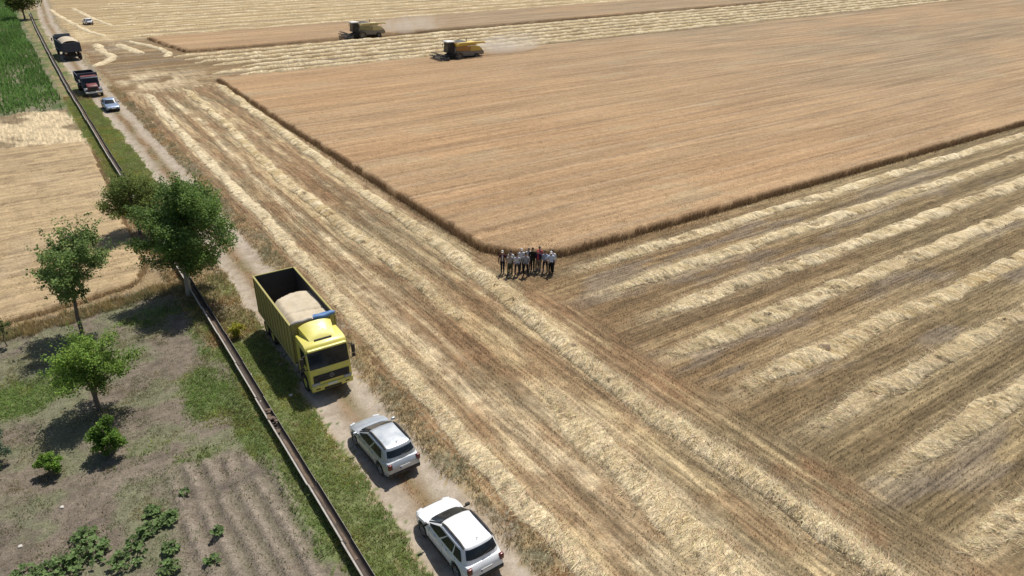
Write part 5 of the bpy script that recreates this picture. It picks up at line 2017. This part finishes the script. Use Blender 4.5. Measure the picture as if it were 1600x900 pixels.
def body_mesh(pose, seed):
    """one continuous skin-modifier body, about 1.76 m tall, facing -Y; faces sorted into skin / top / trousers / shoes"""
    rs_ = random.Random(seed)
    V_, E_, R_, G_ = [], [], [], []

    def v(p, r, g, par=None):
        V_.append(Vector(p))
        R_.append(r if isinstance(r, tuple) else (r, r))
        G_.append(g)
        i = len(V_) - 1
        if par is not None:
            E_.append((par, i))
        return i
    st = {'wide': .15, 'narrow': .085, 'step': .11}[pose['legs']]
    pel = v((0, 0, .95), (.155, .115), 2)
    wai = v((0, -.01, 1.08), (.145, .105), 1, pel)
    che = v((0, -.005, 1.28), (.175, .120), 1, wai)
    upc = v((0, .0, 1.42), (.150, .095), 1, che)
    nec = v((0, .005, 1.505), .058, 0, upc)
    hd1 = v((0, -.01, 1.575), (.070, .080), 0, nec)
    hd2 = v((0, -.012, 1.665), (.078, .096), 0, hd1)
    hd3 = v((0, .0, 1.735), (.055, .070), 0, hd2)
    for sg in (1, -1):
        hip = v((sg * .10, 0, .88), (.098, .105), 2, pel)
        fw = (-.06 if sg > 0 else .05) if pose['legs'] == 'step' else 0
        kne = v((sg * (st * .95), fw - .015, .49), (.066, .07), 2, hip)
        cal = v((sg * st, fw + .012, .32), (.060, .066), 2, kne)
        ank = v((sg * st, fw + .02, .10), (.048, .052), 2, cal)
        hee = v((sg * st, fw + .015, .05), (.045, .048), 3, ank)
        toe = v((sg * (st + .03), fw - .15, .036), (.042, .030), 3, hee)
        sh = v((sg * .185, .005, 1.395), (.068, .066), 1, upc)
        arm = pose['arm'][0 if sg > 0 else 1]
        if arm == 'down':
            el, wr, hn = (sg * .255, .03, 1.13), (sg * .275, -.03, .88), (sg * .275, -.055, .80)
        elif arm == 'front':
            el, wr, hn = (sg * .265, .04, 1.14), (sg * .11, -.17, 1.00), (sg * .05, -.19, .985)
        elif arm == 'back':
            el, wr, hn = (sg * .27, .08, 1.14), (sg * .13, .17, .95), (sg * .07, .175, .92)
        elif arm == 'hip':
            el, wr, hn = (sg * .37, .05, 1.17), (sg * .20, -.03, 1.02), (sg * .16, -.075, .99)
        else:  # shoulder: round the neighbour
            el, wr, hn = (sg * .36, .06, 1.30), (sg * .52, .09, 1.40), (sg * .58, .06, 1.41)
        e1 = v(el, (.047, .047), 1, sh)
        w1 = v(wr, (.032, .034), pose['cuff'], e1)
        h1 = v(hn, (.036, .020), 0, w1)
        d = (Vector(hn) - Vector(wr)).normalized()
        side = d.cross(Vector((0, 1, 0)))
        side = side.normalized() if side.length > .1 else Vector((1, 0, 0))
        across = d.cross(side).normalized()
        for fi in range(4):
            ln_ = (.072, .082, .078, .062)[fi]
            b0 = Vector(hn) + d * .03 + across * (fi - 1.5) * .019
            f1 = v(b0, .0085, 0, h1)
            f2 = v(b0 + d * ln_ * .55 - side * sg * .006, .0080, 0, f1)
            v(b0 + d * ln_ * .85 - side * sg * .026, .0070, 0, f2)
        t1 = v(Vector(hn) - d * .012 + across * .034, .010, 0, h1)
        t2 = v(Vector(hn) + d * .022 + across * .052, .009, 0, t1)
        v(Vector(hn) + d * .046 + across * .054, .0075, 0, t2)
    me = bpy.data.meshes.new('person_skeleton')
    me.from_pydata(V_, E_, [])
    o = bpy.data.objects.new('person_skeleton', me)
    COL.objects.link(o)
    o.modifiers.new('Skin', 'SKIN').use_smooth_shade = True
    sv = me.skin_vertices[0].data
    for i, r in enumerate(R_):
        sv[i].radius = r
    sv[0].use_root = True
    sub = o.modifiers.new('Subsurf', 'SUBSURF')
    sub.levels = 1
    sub.render_levels = 1
    dg = bpy.context.evaluated_depsgraph_get()
    dg.update()
    ev = o.evaluated_get(dg)
    res = bpy.data.meshes.new_from_object(ev)
    bpy.data.objects.remove(o)
    # face features joined on the one mesh: nose, ears, brow and mouth relief
    bm = bmesh.new()
    bm.from_mesh(res)
    nb = len(bm.faces)

    def blob(c, r):
        g = bmesh.ops.create_icosphere(bm, subdivisions=1, radius=1.0)
        for q_ in g['verts']:
            q_.co = Vector((q_.co.x * r[0] + c[0], q_.co.y * r[1] + c[1], q_.co.z * r[2] + c[2]))
    blob((0, -.105, 1.635), (.013, .022, .024))
    for sg in (1, -1):
        blob((sg * .078, .0, 1.64), (.012, .022, .032))
    blob((0, -.086, 1.592), (.026, .012, .008))
    bm.faces.ensure_lookup_table()
    Vn = np.array([p[:] for p in V_])
    seg = [(a, b) for a, b in E_]
    A_ = Vn[[a for a, b in seg]]
    B_ = Vn[[b for a, b in seg]]
    gB = np.array([G_[b] for a, b in seg])
    rB = np.array([max(R_[b]) for a, b in seg])
    for f in bm.faces:
        f.smooth = True
        c = np.array(f.calc_center_median()[:])
        if f.index >= nb or f.index < 0:
            f.material_index = 0
            continue
        ab = B_ - A_
        t = np.clip(((c - A_) * ab).sum(1) / (ab ** 2).sum(1), 0, 1)
        dd = np.linalg.norm(A_ + ab * t[:, None] - c, axis=1) - rB * .6
        k_ = int(dd.argmin())
        g = int(gB[k_])
        if seg[k_][0] == 0 and g == 1 and c[2] < .99:
            g = 2
        if c[2] > 1.50 and abs(c[0]) < .13:
            g = 0
        f.material_index = g
    bm.to_mesh(res)
    bm.free()
    return res


POSES = [dict(legs='narrow', arm=('down', 'down'), cuff=1), dict(legs='wide', arm=('front', 'front'), cuff=1), dict(legs='narrow', arm=('back', 'back'), cuff=1),
         dict(legs='step', arm=('down', 'hip'), cuff=0), dict(legs='wide', arm=('down', 'down'), cuff=0)]
POSE_ME = [body_mesh(p, i) for i, p in enumerate(POSES)]


def eyes_and_hair(root, hair, cap):
    q = MB()
    for sg in (1, -1):
        q.ball((sg * .031, -.092, 1.655), (.012, .008, .007), 6, 4)
    q.build('eyes', HAIRM, root)
    q = MB()
    vs, fs = [], []
    n, m = 14, 6
    for j in range(m + 1):
        ph = math.pi / 2 * j / m
        for i in range(n):
            a = 2 * math.pi * i / n
            low = 1.645 if math.sin(a) > -.2 else 1.70
            vs.append((.086 * math.sin(ph) ** .8 * math.cos(a), -.004 + .105 * math.sin(ph) ** .8 * math.sin(a), low + (1.785 - low) * math.cos(ph)))
    for j in range(m):
        for i in range(n):
            fs.append((j * n + i, j * n + (i + 1) % n, (j + 1) * n + (i + 1) % n, (j + 1) * n + i))
    q.add(vs, fs)
    q.build('hair', hair, root, smooth=60)
    if cap is not None:
        q = MB()
        vs, fs = [], []
        for j in range(m + 1):
            ph = math.pi / 2 * j / m
            for i in range(n):
                a = 2 * math.pi * i / n
                vs.append((.090 * math.sin(ph) ** .7 * math.cos(a), -.004 + .108 * math.sin(ph) ** .7 * math.sin(a), 1.712 + .075 * math.cos(ph)))
        for j in range(m):
            for i in range(n):
                fs.append((j * n + i, j * n + (i + 1) % n, (j + 1) * n + (i + 1) % n, (j + 1) * n + i))
        q.add(vs, fs)
        q.quadgrid(lambda u, v: ((u - .5) * .15 * (1 - .35 * v * v), -.105 - .085 * v, 1.712 - .02 * v), 5, 3)
        q.build('cap', cloth(cap), root, smooth=60, fixn=False)


PEOPLE = [  # x px order left to right; ground x, y, pose, height scale, top, trousers, cap, extra, label
    (26.12, 40.40, 0, 1.02, (.06, .018, .030), (.018, .020, .035), (.50, .46, .42), 'jacket', 'person in a dark maroon jacket over a white shirt, leftmost of the row'),
    (26.38, 39.82, 4, 1.00, (.33, .31, .29), (.055, .065, .040), None, None, 'person in a grey brown shirt and olive trousers, second from the left in front'),
    (26.75, 40.25, 0, .99, (.62, .62, .62), (.03, .03, .035), None, None, 'person in a white shirt half hidden behind the two grey shirts at left'),
    (26.85, 39.60, 1, .97, (.50, .53, .57), (.035, .035, .04), None, None, 'person in a light grey shirt with hands clasped and dark trousers'),
    (27.55, 40.05, 0, 1.00, (.66, .66, .66), (.06, .05, .045), (.48, .45, .42), None, 'person in a white shirt and pale cap at the back left of centre'),
    (27.30, 39.15, 1, 1.03, (.27, .29, .32), (.015, .014, .015), None, None, 'person in a mid grey shirt and black trousers standing foremost'),
    (28.10, 39.95, 2, .98, (.64, .62, .60), (.26, .14, .12), None, None, 'person in a white top and reddish brown trousers at the back of the middle'),
    (28.15, 39.50, 2, 1.06, (.016, .018, .013), (.018, .017, .015), None, None, 'tall person dressed all in black, just right of centre'),
    (28.45, 39.25, 4, .98, (.035, .022, .055), (.19, .15, .10), (.36, .07, .07), 'redshirt', 'person in a dark purple jacket over red with a red cap and khaki trousers'),
    (28.90, 39.70, 0, .97, (.45, .12, .13), (.05, .05, .06), None, None, 'person in a red top glimpsed behind the purple jacket'),
    (28.85, 38.90, 1, .97, (.30, .36, .47), (.022, .024, .045), None, None, 'person in a blue grey shirt and navy trousers, second from the right'),
    (28.95, 38.35, 3, 1.03, (.50, .57, .68), (.012, .012, .014), (.56, .55, .53), None, 'person in a pale blue shirt and white cap, rightmost in front'),
    (29.35, 38.70, 0, .98, (.66, .66, .68), (.03, .03, .035), None, None, 'person in a white shirt behind the rightmost pale blue shirt'),
]
for i, (x, y, ps, sc, top, tro, cap, extra, lab) in enumerate(PEOPLE):
    p = thing('person', lab, 'person', (x, y, ground_z(x, y)), R(-33 + 14 * math.sin(i * 2.3)), 'people standing in a row at the wheat corner')
    p.scale = (sc, sc, sc)
    me = POSE_ME[ps].copy()
    for mt in (SKINM, cloth(top), cloth(tro), SHOEM):
        me.materials.append(mt)
    o = bpy.data.objects.new('body', me)
    COL.objects.link(o)
    o.parent = p
    eyes_and_hair(p, GREYHAIR if i in (6,) else HAIRM, cap)
    q = MB()
    q.lathe([(.150, .955), (.158, .965), (.158, .995), (.150, 1.005)], 'z', 18)
    for k_ in range(len(q.v)):
        q.v[k_] = (q.v[k_][0] * .98, q.v[k_][1] * .74, q.v[k_][2])
    q.build('belt', SHOEM, p, smooth=50, fixn=False)
    if extra:
        q = MB()
        q.prism([(-.128, 1.02), (-.140, 1.28), (-.10, 1.44), (-.09, 1.44), (-.12, 1.28), (-.115, 1.02)], -.045, .045)
        q.build('shirt_front', cloth((.62, .60, .58) if extra == 'jacket' else (.42, .06, .07)), p)
